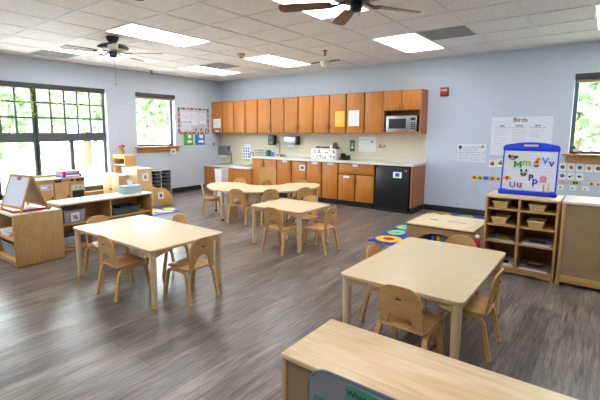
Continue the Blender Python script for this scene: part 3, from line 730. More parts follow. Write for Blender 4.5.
def make_chair(label, loc, rz, sh=.295, top=.55, wd=.30, teacher=False):
    """faces +y; origin on the floor under the seat centre"""
    name = 'wooden_armless_chair' if teacher else 'child_chair'
    t = thing(name, label, 'chair', loc, rz, None if teacher else 'small wooden classroom chairs')
    dp = .29 if not teacher else .38
    seat = MB().prism(rrect(-wd / 2, wd / 2, -dp / 2, dp / 2, .05), 'z', sh - .014, sh, 0, .004)
    for v in seat.bm.verts: v.co.z -= .014 * (1 - (v.co.x / (wd / 2)) ** 2) * (1 - min(1, (v.co.y / (dp / 2)) ** 2))
    obj('seat', seat, CHAIRW, t, (0, 0, 0), 0, .9)
    cs = []; n_ = 25; w0 = wd / 2 * (.98 if teacher else .86); ar = w0 * .60; ah = w0 * .72; zb = sh - .02
    for i in range(n_):
        x = -w0 + 2 * w0 * i / (n_ - 1)
        zt = top; r = wd * .3
        if abs(x) > w0 - r: q = (abs(x) - (w0 - r)) / r; zt = top - r * .75 * (1 - math.sqrt(max(0, 1 - q * q)))
        zt -= .01 * (x / w0) ** 2
        a = zb
        if abs(x) < ar: a = sh + .012 + ah * math.sqrt(max(0, 1 - (x / ar) ** 2)) - (.0)
        cs.append((x, a, zt))
    def f(x, z, o):
        k = (z - zb) / (top - zb)
        wv = (0.94 + .06 * k if teacher else 1.0 - .06 * k)
        return (x * wv, -dp / 2 + .012 - .03 * k - .022 * (1 - (x / w0) ** 2) * k + o, z)
    bk = obj('backrest', panel(cs, f, .011), CHAIRW, t, (0, 0, 0), 0, .9)
    if not teacher:
        yb = f(0, top - .075, 0)[1] - .0075
        em = MB()
        for dx, dz, w_, h_ in ((-.016, 0, .008, .016), (-.005, .001, .007, .01), (.006, .001, .007, .01)): em.box(dx, dx + w_, yb - .001, yb + .004, top - .085 + dz, top - .085 + dz + h_)
        obj('emblem', em, BROWN, bk)
    hx = wd / 2 - .012
    for sx in (-1, 1):
        for sy in (1, -1):
            ye = dp / 2 + .025
            pth = [(sx * hx, 0, sh - .026), (sx * hx, sy * (dp / 2 - .085), sh - .026)]
            for k in range(1, 6):
                a = (PI / 2 - .16) * k / 5
                pth.append((sx * (hx + .004 * k / 5), sy * (dp / 2 - .085 + .07 * math.sin(a)), sh - .026 - .07 * (1 - math.cos(a))))
            pth.append((sx * (hx + .012), sy * ye, .016))
            lg = obj('leg', MB().strip(pth, .03, .021, (1, 0, 0)), CHAIRW, t, (0, 0, 0), 0, .5)
            obj('foot_cap', MB().box(sx * (hx + .012) - .016, sx * (hx + .012) + .016, sy * ye - .013, sy * ye + .013, 0, .024, .004), FOOTM, lg)
    return t
CH = [
 ('child chair at the near long edge of the window-side table', 4.60, -5.565, 0),
 ('child chair at the aisle end of the window-side table', 5.13, -5.255, 90),
 ('child chair between the window-side table and the low white-topped shelf', 3.97, -5.37, -90),
 ('child chair mostly hidden beyond the far edge of the window-side table', 4.40, -4.95, 180),
 ('child chair at the near edge of the square middle table, back to us', 4.885, -3.70, 0),
 ('child chair at the fridge-side end of the square middle table', 5.24, -3.40, 90),
 ('child chair tucked on the far side of the square middle table', 4.76, -3.06, 180),
 ('child chair at the window-side tip of the curved table, side on', 2.65, -2.75, math.degrees(math.atan2(-.6, .8))),
 ('child chair with arched back alone at the bulge of the curved table', 3.425, -2.865, math.degrees(math.atan2(.35, .94))),
 ('child chair at the curved table, directly behind the square table corner', 3.80, -2.60, 45),
 ('child chair on the fridge-side flank of the curved table, above the square table', 4.06, -2.15, 60),
 ('child chair behind the curved table lobe near the waste bin', 2.62, -2.10, 180 + 30),
 ('child chair behind the curved table, before the picture-card cabinet door', 3.66, -1.58, 180 + 30),
 ('child chair under the large front table, arched back toward us', 6.985, -5.115, 0),
 ('child chair at the bookshelf side of the large front table, edge on', 7.20, -4.63, 90),
 ('child chair on the aisle side of the large front table, mostly hidden', 6.67, -4.62, -90),
 ('child chair beyond the large front table, by the play table', 6.95, -4.07, 180),
]
c0 = None
for lab, x, y, a in CH:
    lab = 'light wood ' + lab
    if c0 is None: c0 = make_chair(lab, (x, y, 0), math.radians(a))
    else: dup(c0, (x, y, 0), math.radians(a), lab)
make_chair('tall-backed pale wooden adult chair in the hollow of the curved table', (3.11, -1.86, 0), math.radians(180 + 35), sh=.40, top=.765, wd=.33, teacher=True)

# ------------------------------------------------------------------ tables
def table_leg(t, x, y, sx, sy, z1):
    m = MB().lathe([(.001, .02), (.022, .02), (.026, z1 * .5), (.028, z1), (.001, z1)], (x, y, 0), 0, 16)
    for dx, dy in ((sx, 0), (0, sy)):
        if dx: m.prism([(x, z1), (x + dx * .17, z1), (x + dx * .17, z1 - .014), (x + dx * .03, z1 - .05), (x, z1 - .06)], 'y', y - .012, y + .012)
        if dy: m.prism([(y, z1), (y + dy * .17, z1), (y + dy * .17, z1 - .014), (y + dy * .03, z1 - .05), (y, z1 - .06)], 'x', x - .012, x + .012)
    lg = obj('leg', m, TABLELEG, t)
    obj('foot_glide', MB().lathe([(.001, 0), (.022, 0), (.022, .012), (.014, .015), (.014, .035), (.001, .035)], (x, y, 0), 1, 14), [BLACK, BRASS], lg)
def rect_table(label, x0, x1, y0, y1, h=.5, rz=0):
    t = thing('classroom_table', label, 'table', ((x0 + x1) / 2, (y0 + y1) / 2, 0), rz, 'low rectangular classroom tables')
    a, b = (x1 - x0) / 2, (y1 - y0) / 2
    m = MB().prism(rrect(-a, a, -b, b, .04), 'z', h - .024, h, 0, .003)
    for f in m.bm.faces:
        if abs(f.normal.z) < .5: f.material_index = 1
    m.bm.normal_update()
    for f in m.bm.faces: f.material_index = 0 if f.normal.z > .6 else 1
    obj('tabletop', m, [TABLETOP, TABLEEDGE], t)
    for sx in (-1, 1):
        for sy in (-1, 1): table_leg(t, sx * (a - .04), sy * (b - .04), -sx, -sy, h - .024)
rect_table('low pale table nearest the windows with four chairs, washed in daylight', 3.87, 5.17, -5.665, -4.89)
rect_table('low square pale table in the middle of the floor', 4.41, 5.18, -3.725, -3.045)
rect_table('large low pale table in the foreground behind the front shelf', 6.545, 7.305, -5.2, -4.0)
# curved table
ct = thing('kidney_table', 'curved kidney-shaped pale table in front of the kitchen counter', 'table', (3.15, -1.95, 0), math.atan2(.57, .82))
pts = [(.97, .1), (.93, .42), (.72, .74), (.38, .98), (0, 1.06), (-.38, 1.04), (-.74, .84), (-.95, .48), (-1.0, .1), (-.9, -.1), (-.6, -.14), (-.4, -.05), (-.28, .2), (0, .31), (.28, .2), (.4, -.05), (.6, -.13), (.9, -.1)]
pts = [(x, -y) for x, y in chaikin(pts, 3)]
m = MB().prism(pts, 'z', .476, .5)
m.bm.normal_update()
for f in m.bm.faces: f.material_index = 0 if f.normal.z > .6 else 1
obj('tabletop', m, [TABLETOP, TABLEEDGE], ct)
for x, y in ((-.60, -.84), (.90, -.24), (-.88, -.06), (.55, -.02), (.45, -.82)):
    mm = MB().lathe([(.001, .03), (.021, .03), (.026, .25), (.028, .476), (.001, .476)], (x, y, 0), 0, 16)
    lg = obj('leg', mm, TABLELEG, ct)
    obj('foot_glide', MB().lathe([(.001, 0), (.022, 0), (.022, .03), (.001, .035)], (x, y, 0), 0, 14), BLACK, lg)

# ------------------------------------------------------------------ rugs
m = MB().box(0, 1.44, 0, 2.45, 0, .008, .002, 0)
def disc(x, y, r, mi, z, sx=1, sy=1, n=20):
    m.faces([(x, y, z)] + [(x + r * sx * math.cos(2 * PI * k / n), y + r * sy * math.sin(2 * PI * k / n), z) for k in range(n)], [(0, k + 1, (k + 1) % n + 1) for k in range(n)], mi)
for (x, y) in ((.19, .22), (1.15, 1.9), (.2, 2.33), (.75, .5)):
    for k in range(12):
        a = 2 * PI * k / 12; disc(x + .12 * math.cos(a), y + .12 * math.sin(a), .058, 1, .0083 + .0001 * k, n=10)
    disc(x, y, .1, 1, .0098); disc(x, y, .075, 2, .0101)
for (x, y) in ((.13, .62), (.1, 1.0), (.6, 2.35), (1.0, .9)):
    disc(x, y, .12, 3, .0085, 1.0, 1.3); disc(x + .02, y, .04, 4, .009)
single('play_rug', m, [BLUE, YEL, mat('flower_red', 'b83018', .8), mat('rug_green', '8cc878', .8), TEAL], 'bright blue rug with sunflowers and green leaves, by the back wall', 'rug', (5.495, -2.64, 0))
m = MB().box(0, 1.0, 0, 1.4, 0, .008, .002, 0)
for k in range(5): disc(.72 - .1 * (k % 2), .5 + .22 * k, .15, (1, 2, 3)[k % 3], .0085 + .0002 * k, 1, .6)
m.faces([(.5, 1.0, .0095), (.98, 1.33, .0095), (.98, 1.22, .0095), (.6, .9, .0095)], [(0, 1, 2, 3)], 1)
single('play_rug', m, [BLUE, YEL, LIME, TEAL], 'blue and yellow play rug past the end of the low white-topped shelf', 'rug', (.95, -4.3, 0))

# ------------------------------------------------------------------ shelf A (low, white top)
def low_shelf(name, label, loc, rz, L, D, Hh, divs, shelves, topm, label_cat='shelf', kick=.06, bodym=SHELFW, over=.0, back=HARDB):
    """local: x along, front at y=0, back at y=+D"""
    t = thing(name, label, label_cat, loc, rz)
    obj('top_panel', MB().box(-over, L + over, -over, D, Hh - .022, Hh, .003), topm, t)
    for x in (0, L - .02): obj('side_panel', MB().box(x, x + .02, 0, D, 0, Hh - .022, .002), bodym, t)
    for x in divs: obj('divider', MB().box(x - .01, x + .01, 0.004, D - .012, kick, Hh - .022, .002), bodym, t)
    for z in shelves: obj('shelf_board', MB().box(.02, L - .02, .002, D - .012, z - .018, z, .002), bodym, t)
    obj('back_panel', MB().box(.02, L - .02, D - .012, D - .002, kick, Hh - .022), back, t)
    obj('base_rail', MB().box(.02, L - .02, .012, .03, 0.012, kick - .018), bodym, t)
    return t
low_shelf('toy_shelf', 'long low open shelf with a white top, below the windows', (2.97, -5.385, 0), L90, 1.235, .36, .577, [.635], [.33, .065], WHITETOP, back=mat('shelf_back_orange', 'c08a55', .5))
# end-panel shelf B : front faces -y
low_shelf('toy_shelf', 'low shelf showing its plain plywood end panel, easel on top', (1.96, -5.92, 0), 0, 1.185, .47, .558, [.6], [.285, .065], WHITETOP)
single('shelf_end_panel', MB().box(0, .018, 0, .49, .012, .557, .003), PLYW, 'plain plywood end panel facing the window-side table', 'panel', (3.148, -5.925, 0))

def bin_(name, label, loc, rz, w_, d_, h_, m, taper=.9, lip=.008, card_=None, cat='bin', th=.004):
    t = thing(name, label, cat, loc, rz, 'toy bins')
    b = MB(); a, c_ = w_ / 2, d_ / 2; a2, c2 = a * taper, c_ * taper
    o = [(-a2, -c2, 0), (a2, -c2, 0), (a2, c2, 0), (-a2, c2, 0), (-a, -c_, h_), (a, -c_, h_), (a, c_, h_), (-a, c_, h_)]
    i = [(x - math.copysign(th, x), y - math.copysign(th, y), z + (th if z == 0 else 0)) for x, y, z in o]
    F = [(0, 1, 2, 3), (0, 1, 5, 4), (1, 2, 6, 5), (2, 3, 7, 6), (3, 0, 4, 7)]
    b.faces(o + i, F + [tuple(q + 8 for q in f) for f in F] + [(4, 5, 13, 12), (5, 6, 14, 13), (6, 7, 15, 14), (7, 4, 12, 15)])
    bmesh.ops.recalc_face_normals(b.bm, faces=b.bm.faces)
    obj('tub', b, m, t)
    r = MB().tube([(-a, -c_, h_), (a, -c_, h_), (a, c_, h_), (-a, c_, h_), (-a, -c_, h_)], lip, 0, 6)
    obj('rim', r, m, t)
    if card_: 
        obj('label_card', MB().box(-.05, .05, -c_ - .006, -c_ - .002, .02, h_ - .02).box(-.025, .02, -c_ - .008, -c_ - .006, .05, h_ - .05, 0, 1).box(0, .03, -c_ - .0085, -c_ - .006, .04, h_ * .5, 0, 2), [PAPER, ORANGE, SKYB], t)
    return t
XS = 2.80
bin_('storage_bin', 'clear bin with an orange picture label on the upper shelf, dark toys inside', (XS, -5.2, .331), L90, .25, .3, .145, CLEARBIN, card_=True)
bin_('storage_bin', 'shallow smoke-grey tray of dark toys on the upper shelf', (XS, -4.52, .331), L90, .40, .3, .085, GREYBIN)
bin_('storage_bin', 'clear lower-shelf bin holding blue and green toys', (XS, -5.25, .066), L90, .2, .3, .1, CLEARBIN)
bin_('storage_bin', 'lower-shelf bin in the middle, holding mauve toys', (XS, -5.0, .066), L90, .18, .3, .1, CLEARBIN)
bin_('storage_bin', 'clear lower-shelf bin beside the divider', (XS, -4.6, .066), L90, .2, .3, .09, CLEARBIN)
def block(loc, s, m, lab, grp):
    single('toy_block', MB().box(-s, s, -s * .7, s * .7, 0, s * 1.2, s * .15), m, lab, 'toy block', loc, random.uniform(0, 3), grp)
def car(loc, m, lab, rz):
    t = thing('toy_car', lab, 'toy car', loc, rz, 'toy cars in the tray')
    obj('body', MB().prism([(-.06, .012), (.06, .012), (.062, .035), (.035, .038), (.02, .058), (-.03, .058), (-.045, .038), (-.06, .035)], 'y', -.025, .025, 0, .003), m, t)
    for x in (-.035, .035):
        for y in (-.027, .027): obj('wheel', MB().cyl((x, y, .014), .014, -.005, .005, 0, 12, 'y'), BLACK, t)
k = 0
for y in (-4.65, -4.52, -4.39):
    for x in (XS - .06, XS + .07):
        car((x, y, .337 + .02), (BLACK, DARK, BLACK, NAVY, DARK, BLACK)[k], 'dark toy car in the smoke-grey tray', random.uniform(0, 3)); k += 1
for q in range(9): block((XS + .09 * (q % 3 - 1), -5.2 + .07 * (q // 3 - 1), .337 + .06 * (q % 2)), .034, (DARK, BLACK, NAVY, BROWN)[q % 4], 'dark toy block in the labelled clear bin', 'blocks in the labelled bin')
for q in range(8): block((XS + .05 + .05 * (q % 2), -5.25 + .045 * (q // 2 - 1.5), .072 + .045 * (q % 2)), .026, (BLUE, GREEN, SKYB, TEAL)[q % 4], 'blue or green toy block in the lower clear bin', 'blocks in the lower bin')
for q in range(6): block((XS + .05 + .05 * (q % 2), -5.0 + .05 * (q // 2 - 1), .072 + .03 * (q % 2)), .026, (PURP, PINK, GREY)[q % 3], 'mauve toy block in the middle lower bin', 'blocks in the middle bin')
t = thing('tissue_box', 'pale teal tissue box with a tissue pulled up, on the white-topped shelf', 'tissue box', (2.80, -4.37, .577), L90)
obj('carton', MB().box(-.13, .13, -.09, .09, 0, .105, .006), TISSUE, t)
ts = MB()
for k in range(7):
    a = 2 * PI * k / 7
    ts.faces([(0.02 * math.cos(a), .015 * math.sin(a), .1), (.02 * math.cos(a + .9), .015 * math.sin(a + .9), .1), (.05 * math.cos(a + .7), .03 * math.sin(a + .7), .185 + .02 * (k % 2)), (.04 * math.cos(a), .03 * math.sin(a), .17)], [(0, 1, 2, 3)])
obj('tissue', ts, WHITE, t)
# on shelf B: easel, tray, papers, bins
t = thing('tabletop_easel', 'wooden A-frame tabletop easel with whiteboard and clip', 'easel', (2.90, -5.72, .558), math.radians(8))
def slab_frame(y0, z0, y1, z1, w_, board, th=.014):
    fr = MB()
    for x in (-w_ / 2 + .012, w_ / 2 - .012): fr.strip([(x, y0, z0), (x, y1, z1)], .026, th, (1, 0, 0))
    for k in (.14, .97): fr.strip([(-w_ / 2, y0 + (y1 - y0) * k, z0 + (z1 - z0) * k), (w_ / 2, y0 + (y1 - y0) * k, z0 + (z1 - z0) * k)], th, .026, (0, -(z1 - z0), y1 - y0))
    o = obj('easel_frame', fr, EASELW, t)
    a, b = .15, .95
    p = [(y0 + (y1 - y0) * k, z0 + (z1 - z0) * k) for k in (a, b)]
    bb = MB().strip([(0, p[0][0], p[0][1]), (0, p[1][0], p[1][1])], w_ - .04, .006, (1, 0, 0))
    obj('board', bb, board, o)
slab_frame(-.14, .0, -.005, .385, .42, mat('whiteboard', 'dfe4f0', .25))
slab_frame(.16, .0, .005, .385, .42, SHELFIN)
obj('clip', MB().box(-.035, .035, -.03, -.012, .33, .375, .003).tube([(-.02, -.035, .375), (0, -.045, .4), (.02, -.035, .375)], .003, 0, 5), STEEL, t)
single('paper_tray', MB().box(-.32, .32, -.17, .19, 0, .006).box(-.32, .32, -.178, -.17, 0, .022).box(-.32, .32, .19, .198, 0, .022).box(-.328, -.32, -.178, .198, 0, .022).box(.3, .308, -.178, .198, 0, .022).box(-.3, .29, -.15, .17, .006, .012, 0, 1), [RED, WHITE], 'red tray of white paper under the tabletop easel', 'tray', (2.72, -5.69, .558))
t_ = bin_('storage_bin', 'clear bin low in the shelf beneath the easel', (2.80, -5.73, .066), 0, .36, .3, .14, CLEARBIN)
for q in range(6): block((2.72 + .06 * (q % 3), -5.76 + .07 * (q // 3), .072 + .05 * (q % 2)), .034, (NAVY, DARK)[q % 2], 'navy or dark block in the bin beneath the easel', 'blocks under the easel')
for q, (m_, nm) in enumerate(((LGREY, 'grey'), (BROWN, 'brown'), (WHITE, 'white'))):
    single('picture_book', MB().box(-.12, .12, -.15, .15, 0, .018).box(-.122, .122, -.152, .15, .018, .021, 0, 1), [PAPER, m_], nm + ' book lying on the middle board beneath the easel', 'book', (2.78, -5.73, .286 + .0215 * q), .1 * q, 'books beneath the easel')

# ------------------------------------------------------------------ pretend-kitchen corner
t = thing('play_stove', 'wooden play sink and stove unit standing in front of the big window', 'play kitchen', (.60, -4.69, 0), L90)
obj('body', MB().box(0, .79, .02, .38, 0.04, .60, .003).box(.02, .77, .04, .36, 0, .04), SHELFW, t)
obj('top_panel', MB().box(-.008, .798, -.008, .385, .60, .62, .004), MAPLE_H, t)
for x in (.0, .25): 
    d = obj('cupboard_door', MB().box(x + .01, x + .24, 0, .02, .05, .54, .003), SHELFW, t)
    if x == 0: obj('picture_label', MB().box(.02, .23, -.003, 0, .44, .53).box(.16, .2, -.004, -.003, .465, .505, 0, 1).box(.05, .13, -.004, -.003, .47, .5, 0, 2), [mat('label_blue', 'b5c6cf', .6), ORANGE, WHITE], d)
    obj('door_pull', MB().cyl((x + (.215 if x == 0 else .225), 0, .3), .014, -.02, 0, 0, 10, 'y'), BLACK, d)
d = obj('oven_door', MB().box(.51, .78, 0, .02, .05, .49, .003), SHELFW, t)
obj('oven_window', MB().box(.55, .75, -.003, 0.001, .1, .38), BLACK, d)
obj('picture_label', MB().box(.545, .755, -.003, 0, .40, .48).box(.6, .64, -.004, -.003, .42, .46, 0, 1).box(.67, .71, -.004, -.003, .42, .46, 0, 1), [mat('label_teal', '9fc9cc', .6), ORANGE], d)
for x in (.29, .35, .56, .66, .73): obj('control_knob', MB().cyl((x, 0, .57), .018, -.022, .02, 0, 12, 'y'), BLACK, t)
obj('backboard', MB().box(0, .79, .36, .38, .62, .66, .003), SHELFW, t)
for k, (m1, m2, lab, z, w_) in enumerate(((BLUE, WHITE, 'flat blue game box on the play stove', .62, .33), (RED, LGREY, 'red and grey game box on top of the blue box', .675, .30))):
    single('game_box', MB().box(-w_ / 2, w_ / 2, -.13, .13, 0, .054, .003).box(-w_ / 2 + .05, w_ / 2 - .04, -.132, -.13, .012, .04, 0, 1), [m1, m2], lab, 'game box', (.42, -4.10 - .02 * k, z), L90 + .05 * k, 'stacked game boxes')
single('paper_sheet', MB().box(-.25, .05, -.12, .12, 0, .002).box(-.22, -.12, -.1, .1, .002, .003, 0, 1), [WHITE, NAVY], 'white paper sheet lying at the easel end of the play stove', 'paper', (.42, -4.5, .62), L90)
t = thing('play_cupboard', 'low wooden play cupboard with two doors and a pale top, right of the window', 'play cupboard', (.19, -3.36, 0))
obj('body', MB().box(0, .60, .02, .205, 0, .585, .003), SHELFW, t); obj('top_panel', MB().box(-.01, .61, -.01, .21, .585, .605, .004), WHITETOP, t)
for x in (0, .3):
    d = obj('door', MB().box(x + .008, x + .292, 0, .02, .04, .575, .003), SHELFW, t)
    obj('knob', MB().cyl((x + (.265 if x == 0 else .035), 0, .32), .012, -.02, 0, 0, 10, 'y'), BROWN, d)
t = thing('play_fridge', 'tall pale wooden play fridge with a white picture card on its side', 'play fridge', (.47, -3.11, 0))
obj('body', MB().box(0, .53, .02, .31, 0, .70, .003), MAPLE, t); obj('top_panel', MB().box(-.006, .536, -.004, .314, .70, .715, .003), WHITETOP, t)
d = obj('door', MB().box(.006, .524, 0, .02, .03, .695, .003), MAPLE, t)
obj('handle', MB().box(.04, .07, -.03, 0, .3, .38, .005).box(.1, .12, -.02, 0, .33, .37, .004), BROWN, d)
obj('picture_card', MB().box(.5301, .534, .1, .23, .48, .62).box(.534, .5355, .135, .195, .515, .585, 0, 1), [PAPER, mat('card_olive', '8a9a6a', .7)], t)
t = thing('play_hutch', 'tall narrow wooden play hutch with shelf and scalloped edge, flower pot on top', 'play hutch', (.02, -3.03, 0))
obj('side_panel', MB().box(0, .018, 0, .235, 0, .935, .002), MAPLE, t); obj('side_panel', MB().box(.422, .44, 0, .235, 0, .935, .002), SHELFW, t)
obj('top_panel', MB().box(-.005, .445, -.005, .24, .935, .955, .003), MAPLE_H, t)
for z in (.55, .76): obj('shelf_board', MB().box(.018, .422, .002, .225, z - .016, z), MAPLE_H, t)
obj('back_panel', MB().box(.018, .422, .225, .235, 0, .935), SHELFIN, t)
sc = [(.018, .935), (.018, .89)]
for k in range(7):
    for q in range(1, 5): sc.append((.018 + .404 * (k + q / 4) / 7, .89 - .018 * math.sin(PI * q / 4)))
sc.append((.422, .935))
obj('scalloped_trim', MB().prism(sc, 'y', -.006, .002), mat('trim_yellow', 'c8962c', .5), t)
obj('lower_door', MB().box(.02, .42, -.004, .012, .03, .53, .002), SHELFW, t)
t = thing('flower_pot', 'little pot of pink flowers on the play hutch', 'potted plant', (.16, -2.90, .955))
obj('pot', MB().lathe([(.001, 0), (.035, 0), (.048, .07), (.05, .08), (.04, .08), (.001, .07)]), mat('pot_tan', 'b58e40', .6), t)
lf = MB(); fl = MB()
for k in range(16):
    a = 2 * PI * k / 16; r = random.uniform(.03, .09); h_ = random.uniform(.08, .15)
    lf.faces([(0, 0, .07), (r * .6 * math.cos(a - .25), r * .6 * math.sin(a - .25), h_), (r * math.cos(a), r * math.sin(a), h_ + .01), (r * .6 * math.cos(a + .25), r * .6 * math.sin(a + .25), h_)], [(0, 1, 2, 3)])
for x, y, z in ((0, 0, .17), (-.04, -.02, .15), (.04, -.01, .15), (0, .03, .16)): fl.ball((x, y, z), .035, 0, (1, 1, .8), 8)
obj('leaves', lf, GREEN, t); obj('blossoms', fl, mat('flower_pink', 'd02a5a', .6), t)
t = thing('mail_sorter', 'grey cubby sorter with two columns of slots against the window wall', 'sorter', (.30, -2.36, 0), L90)
fr = MB().box(0, .54, 0, .28, .565, .58).box(0, .54, 0, .28, .02, .035).box(0, .54, .27, .28, .02, .58)
for x in (0, .262, .524): fr.box(x, x + .016, 0, .28, 0, .58)
obj('frame', fr, LGREY, t)
for c_ in range(2):
    for k in range(1, 7): obj('slot_shelf', MB().box(.016 + .262 * c_, .262 + .262 * c_, .0, .27, .03 + k * .077, .036 + k * .077), GREY, t)
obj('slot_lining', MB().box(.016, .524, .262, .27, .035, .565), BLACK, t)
t = thing('book_display', 'low plywood unit with a curved sloping side and small picture card', 'play unit', (1.28, -2.975, 0), L90)
def qpts():
    return [(0, 0), (.45, 0), (.45, .05)] + [(.14 + .31 * math.cos(a), .05 + .30 * math.sin(a)) for a in [PI / 2 * k / 8 for k in range(1, 9)]] + [(0, .35)]
obj('side_panel', MB().prism(qpts(), 'y', 0, .02, 0, .002), mat('ply_gold', 'c9a25e', .5), t)
obj('side_panel', MB().prism(qpts(), 'y', .24, .26, 0, .002), mat('ply_gold', 'c9a25e', .5), t)
obj('bottom_board', MB().box(.0, .45, .02, .24, .02, .04), SHELFW, t); obj('back_board', MB().box(0, .016, .02, .24, .04, .33), SHELFW, t)
obj('picture_card', MB().box(.1, .23, -.004, 0, .14, .27).box(.14, .19, -.006, -.004, .17, .24, 0, 1), [PAPER, MAG], t)
single('cloth_square', MB().box(-.06, .06, -.08, .08, 0, .02, .006), TEAL, 'small folded teal cloth on the curved-side play unit', 'cloth', (1.14, -2.86, .352) if False else (1.15, -2.80, .04))

# ------------------------------------------------------------------ right side: shelf, easel, cabinet
RS = thing('cubby_bookshelf', 'tan cubby bookshelf with tubs and books under the blue easel', 'bookshelf', (6.93, -2.99, 0))
Wd, Dp, Ht = .612, .43, .785
obj('top_panel', MB().box(-.004, Wd + .004, -.004, Dp, Ht - .022, Ht, .004), MAPLE_H, RS)
for x in (0, Wd - .02): obj('side_panel', MB().box(x, x + .02, 0, Dp, 0, Ht - .022, .003), SHELFW, RS)
obj('divider', MB().box(.285, .307, .002, Dp - .02, .08, Ht - .022, .002), SHELFW, RS)
for z in (.66, .50, .333, .085): obj('shelf_board', MB().box(.02, Wd - .02, .002, Dp - .02, z - .016, z, .002), SHELFW, RS)
obj('back_panel', MB().box(.02, Wd - .02, Dp - .02, Dp - .01, .07, Ht - .022), SHELFIN, RS)
obj('base_rail', MB().prism([(.02, .068), (.02, .02), (.09, .02), (.13, .035), (Wd - .13, .035), (Wd - .09, .02), (Wd - .02, .02), (Wd - .02, .068)], 'y', .01, .028), SHELFW, RS)
for k, (x, z, lab) in enumerate(((7.075, .661, 'top left'), (7.385, .661, 'top right'), (7.075, .501, 'second-row left'), (7.385, .501, 'second-row right'))):
    bin_('storage_tub', 'cream plastic tub in the %s cubby under the blue easel' % lab, (x - .02, -2.86, z), 0, .135, .2, .06, CREAM, .82)
def book(loc, rz, w_, d_, m, m2, lab, th=.014):
    t = thing('picture_book', lab, 'book', loc, rz, 'picture books in the cubbies')
    obj('pages', MB().box(-w_ / 2 + .004, w_ / 2 - .004, -d_ / 2 + .004, d_ / 2 - .004, .002, th - .002), PAPER, t)
    obj('cover', MB().box(-w_ / 2, w_ / 2, -d_ / 2, d_ / 2, 0, .002).box(-w_ / 2, w_ / 2, -d_ / 2, d_ / 2, th - .002, th).box(-w_ / 2 - .002, -w_ / 2, -d_ / 2, d_ / 2, 0, th), m, t)
    cv = MB().box(-w_ * .3, w_ * .3, -d_ * .3, d_ * .1, th, th + .0006).box(-w_ * .35, w_ * .1, d_ * .2, d_ * .35, th, th + .0006, 0, 1); obj('cover_picture', cv, m2, t)
book((7.08, -2.83, .334), .05, .22, .26, mat('book_green', '5f8a6a', .4), [YEL, WHITE], 'green and yellow picture book in the third-row left cubby')
book((7.385, -2.83, .334), -.04, .22, .28, LGREY, [BROWN, WHITE], 'grey and white picture book in the third-row right cubby')
book((7.08, -2.83, .086), .08, .22, .26, WHITE, [NAVY, SKYB], 'blue and white picture book in the bottom left cubby')
book((7.385, -2.84, .086), -.1, .24, .28, mat('book_mauve', '8d7d7c', .4), [BROWN, WHITE], 'brownish picture book in the bottom right cubby', .02)
# blue easel
E_ = thing('magnet_easel', 'bright blue framed magnet board easel standing on the cubby bookshelf', 'easel', (7.25, -2.76, Ht))
tilt = Matrix.Translation((0, 0, .03)) @ Matrix.Rotation(math.radians(-7), 4, 'X')
ab = [(-.238, .405), (-.245, .425), (-.24, .45)] + [(-.225 + .45 * k / 12, .462 + .03 * math.sin(PI * k / 12)) for k in range(13)] + [(.24, .45), (.245, .425), (.238, .405)]
slot = rrect(-.062, .062, .449, .467, .008, 4)
hb = MB().prism(ab, 'y', -.012, .014, 0, .004); hb.xf(tilt); hd = obj('top_bar', hb, BLUEBRIGHT, E_)
hs = MB().prism(slot, 'y', -.0135, -.011); hs.xf(tilt); obj('carry_slot', hs, CREAM, hd)
for sx in (-1, 1):
    p = MB().box(sx * .232 - .006, sx * .232 + .006, -.01, .012, 0, .415, .003); p.xf(tilt); obj('side_post', p, BLUEBRIGHT, E_)
p = MB().box(-.227, .227, -.004, .004, .02, .41); p.xf(tilt); obj('white_board', p, mat('magnet_board', 'e6ecf8', .2), E_)
ln = MB()
for k in range(12): ln.box(-.215, .215, -.0048, -.004, .05 + .031 * k, .0515 + .031 * k)
ln.xf(tilt); obj('ruled_lines', ln, LGREY, E_)
obj('base_tray', MB().box(-.25, .25, -.05, .06, 0, .03, .01).box(-.25, .25, -.055, -.04, .015, .045, .006).cyl((-.215, -.02, 0), .028, 0, .05, 0, 14).cyl((.215, -.02, 0), .028, 0, .05, 0, 14), BLUEBRIGHT, E_)
rl = MB().strip([(0, .19, .03), (0, .07, .43)], .36, .008, (1, 0, 0)); obj('rear_board', rl, BLUEBRIGHT, E_)
ME = Matrix.Translation((7.25, -2.76, Ht)) @ tilt
def magnet(ch, x, z, s, m, lab):
    q = MB(); v, f = text_geo(ch)
    if ch == 'M':
        v = [(0, 0, 0), (.2, 0, 0), (.2, .45, 0), (.4, .12, 0), (.6, .45, 0), (.6, 0, 0), (.8, 0, 0), (.8, .72, 0), (.62, .72, 0), (.4, .36, 0), (.18, .72, 0), (0, .72, 0)]
        f = [(0, 1, 2, 10, 11), (2, 3, 9, 10), (3, 4, 8, 9), (4, 5, 6, 7, 8)]
    me = [(p[0] * s, 0, p[1] * s) for p in v]
    bv, fc = q.faces(me, f)
    r = bmesh.ops.extrude_face_region(q.bm, geom=fc)
    for e in r['geom']:
        if isinstance(e, bmesh.types.BMVert): e.co.y -= .008
    bmesh.ops.recalc_face_normals(q.bm, faces=q.bm.faces)
    q.xf(Matrix.Scale(1.0, 4))
    o = single('magnet_letter', q, m, lab, 'magnet letter', (0, 0, 0), 0, 'letter magnets on the blue easel')
    o.matrix_world = ME @ Matrix.Translation((x, -.0045, z))
B_ = ' magnet letter on the blue easel'
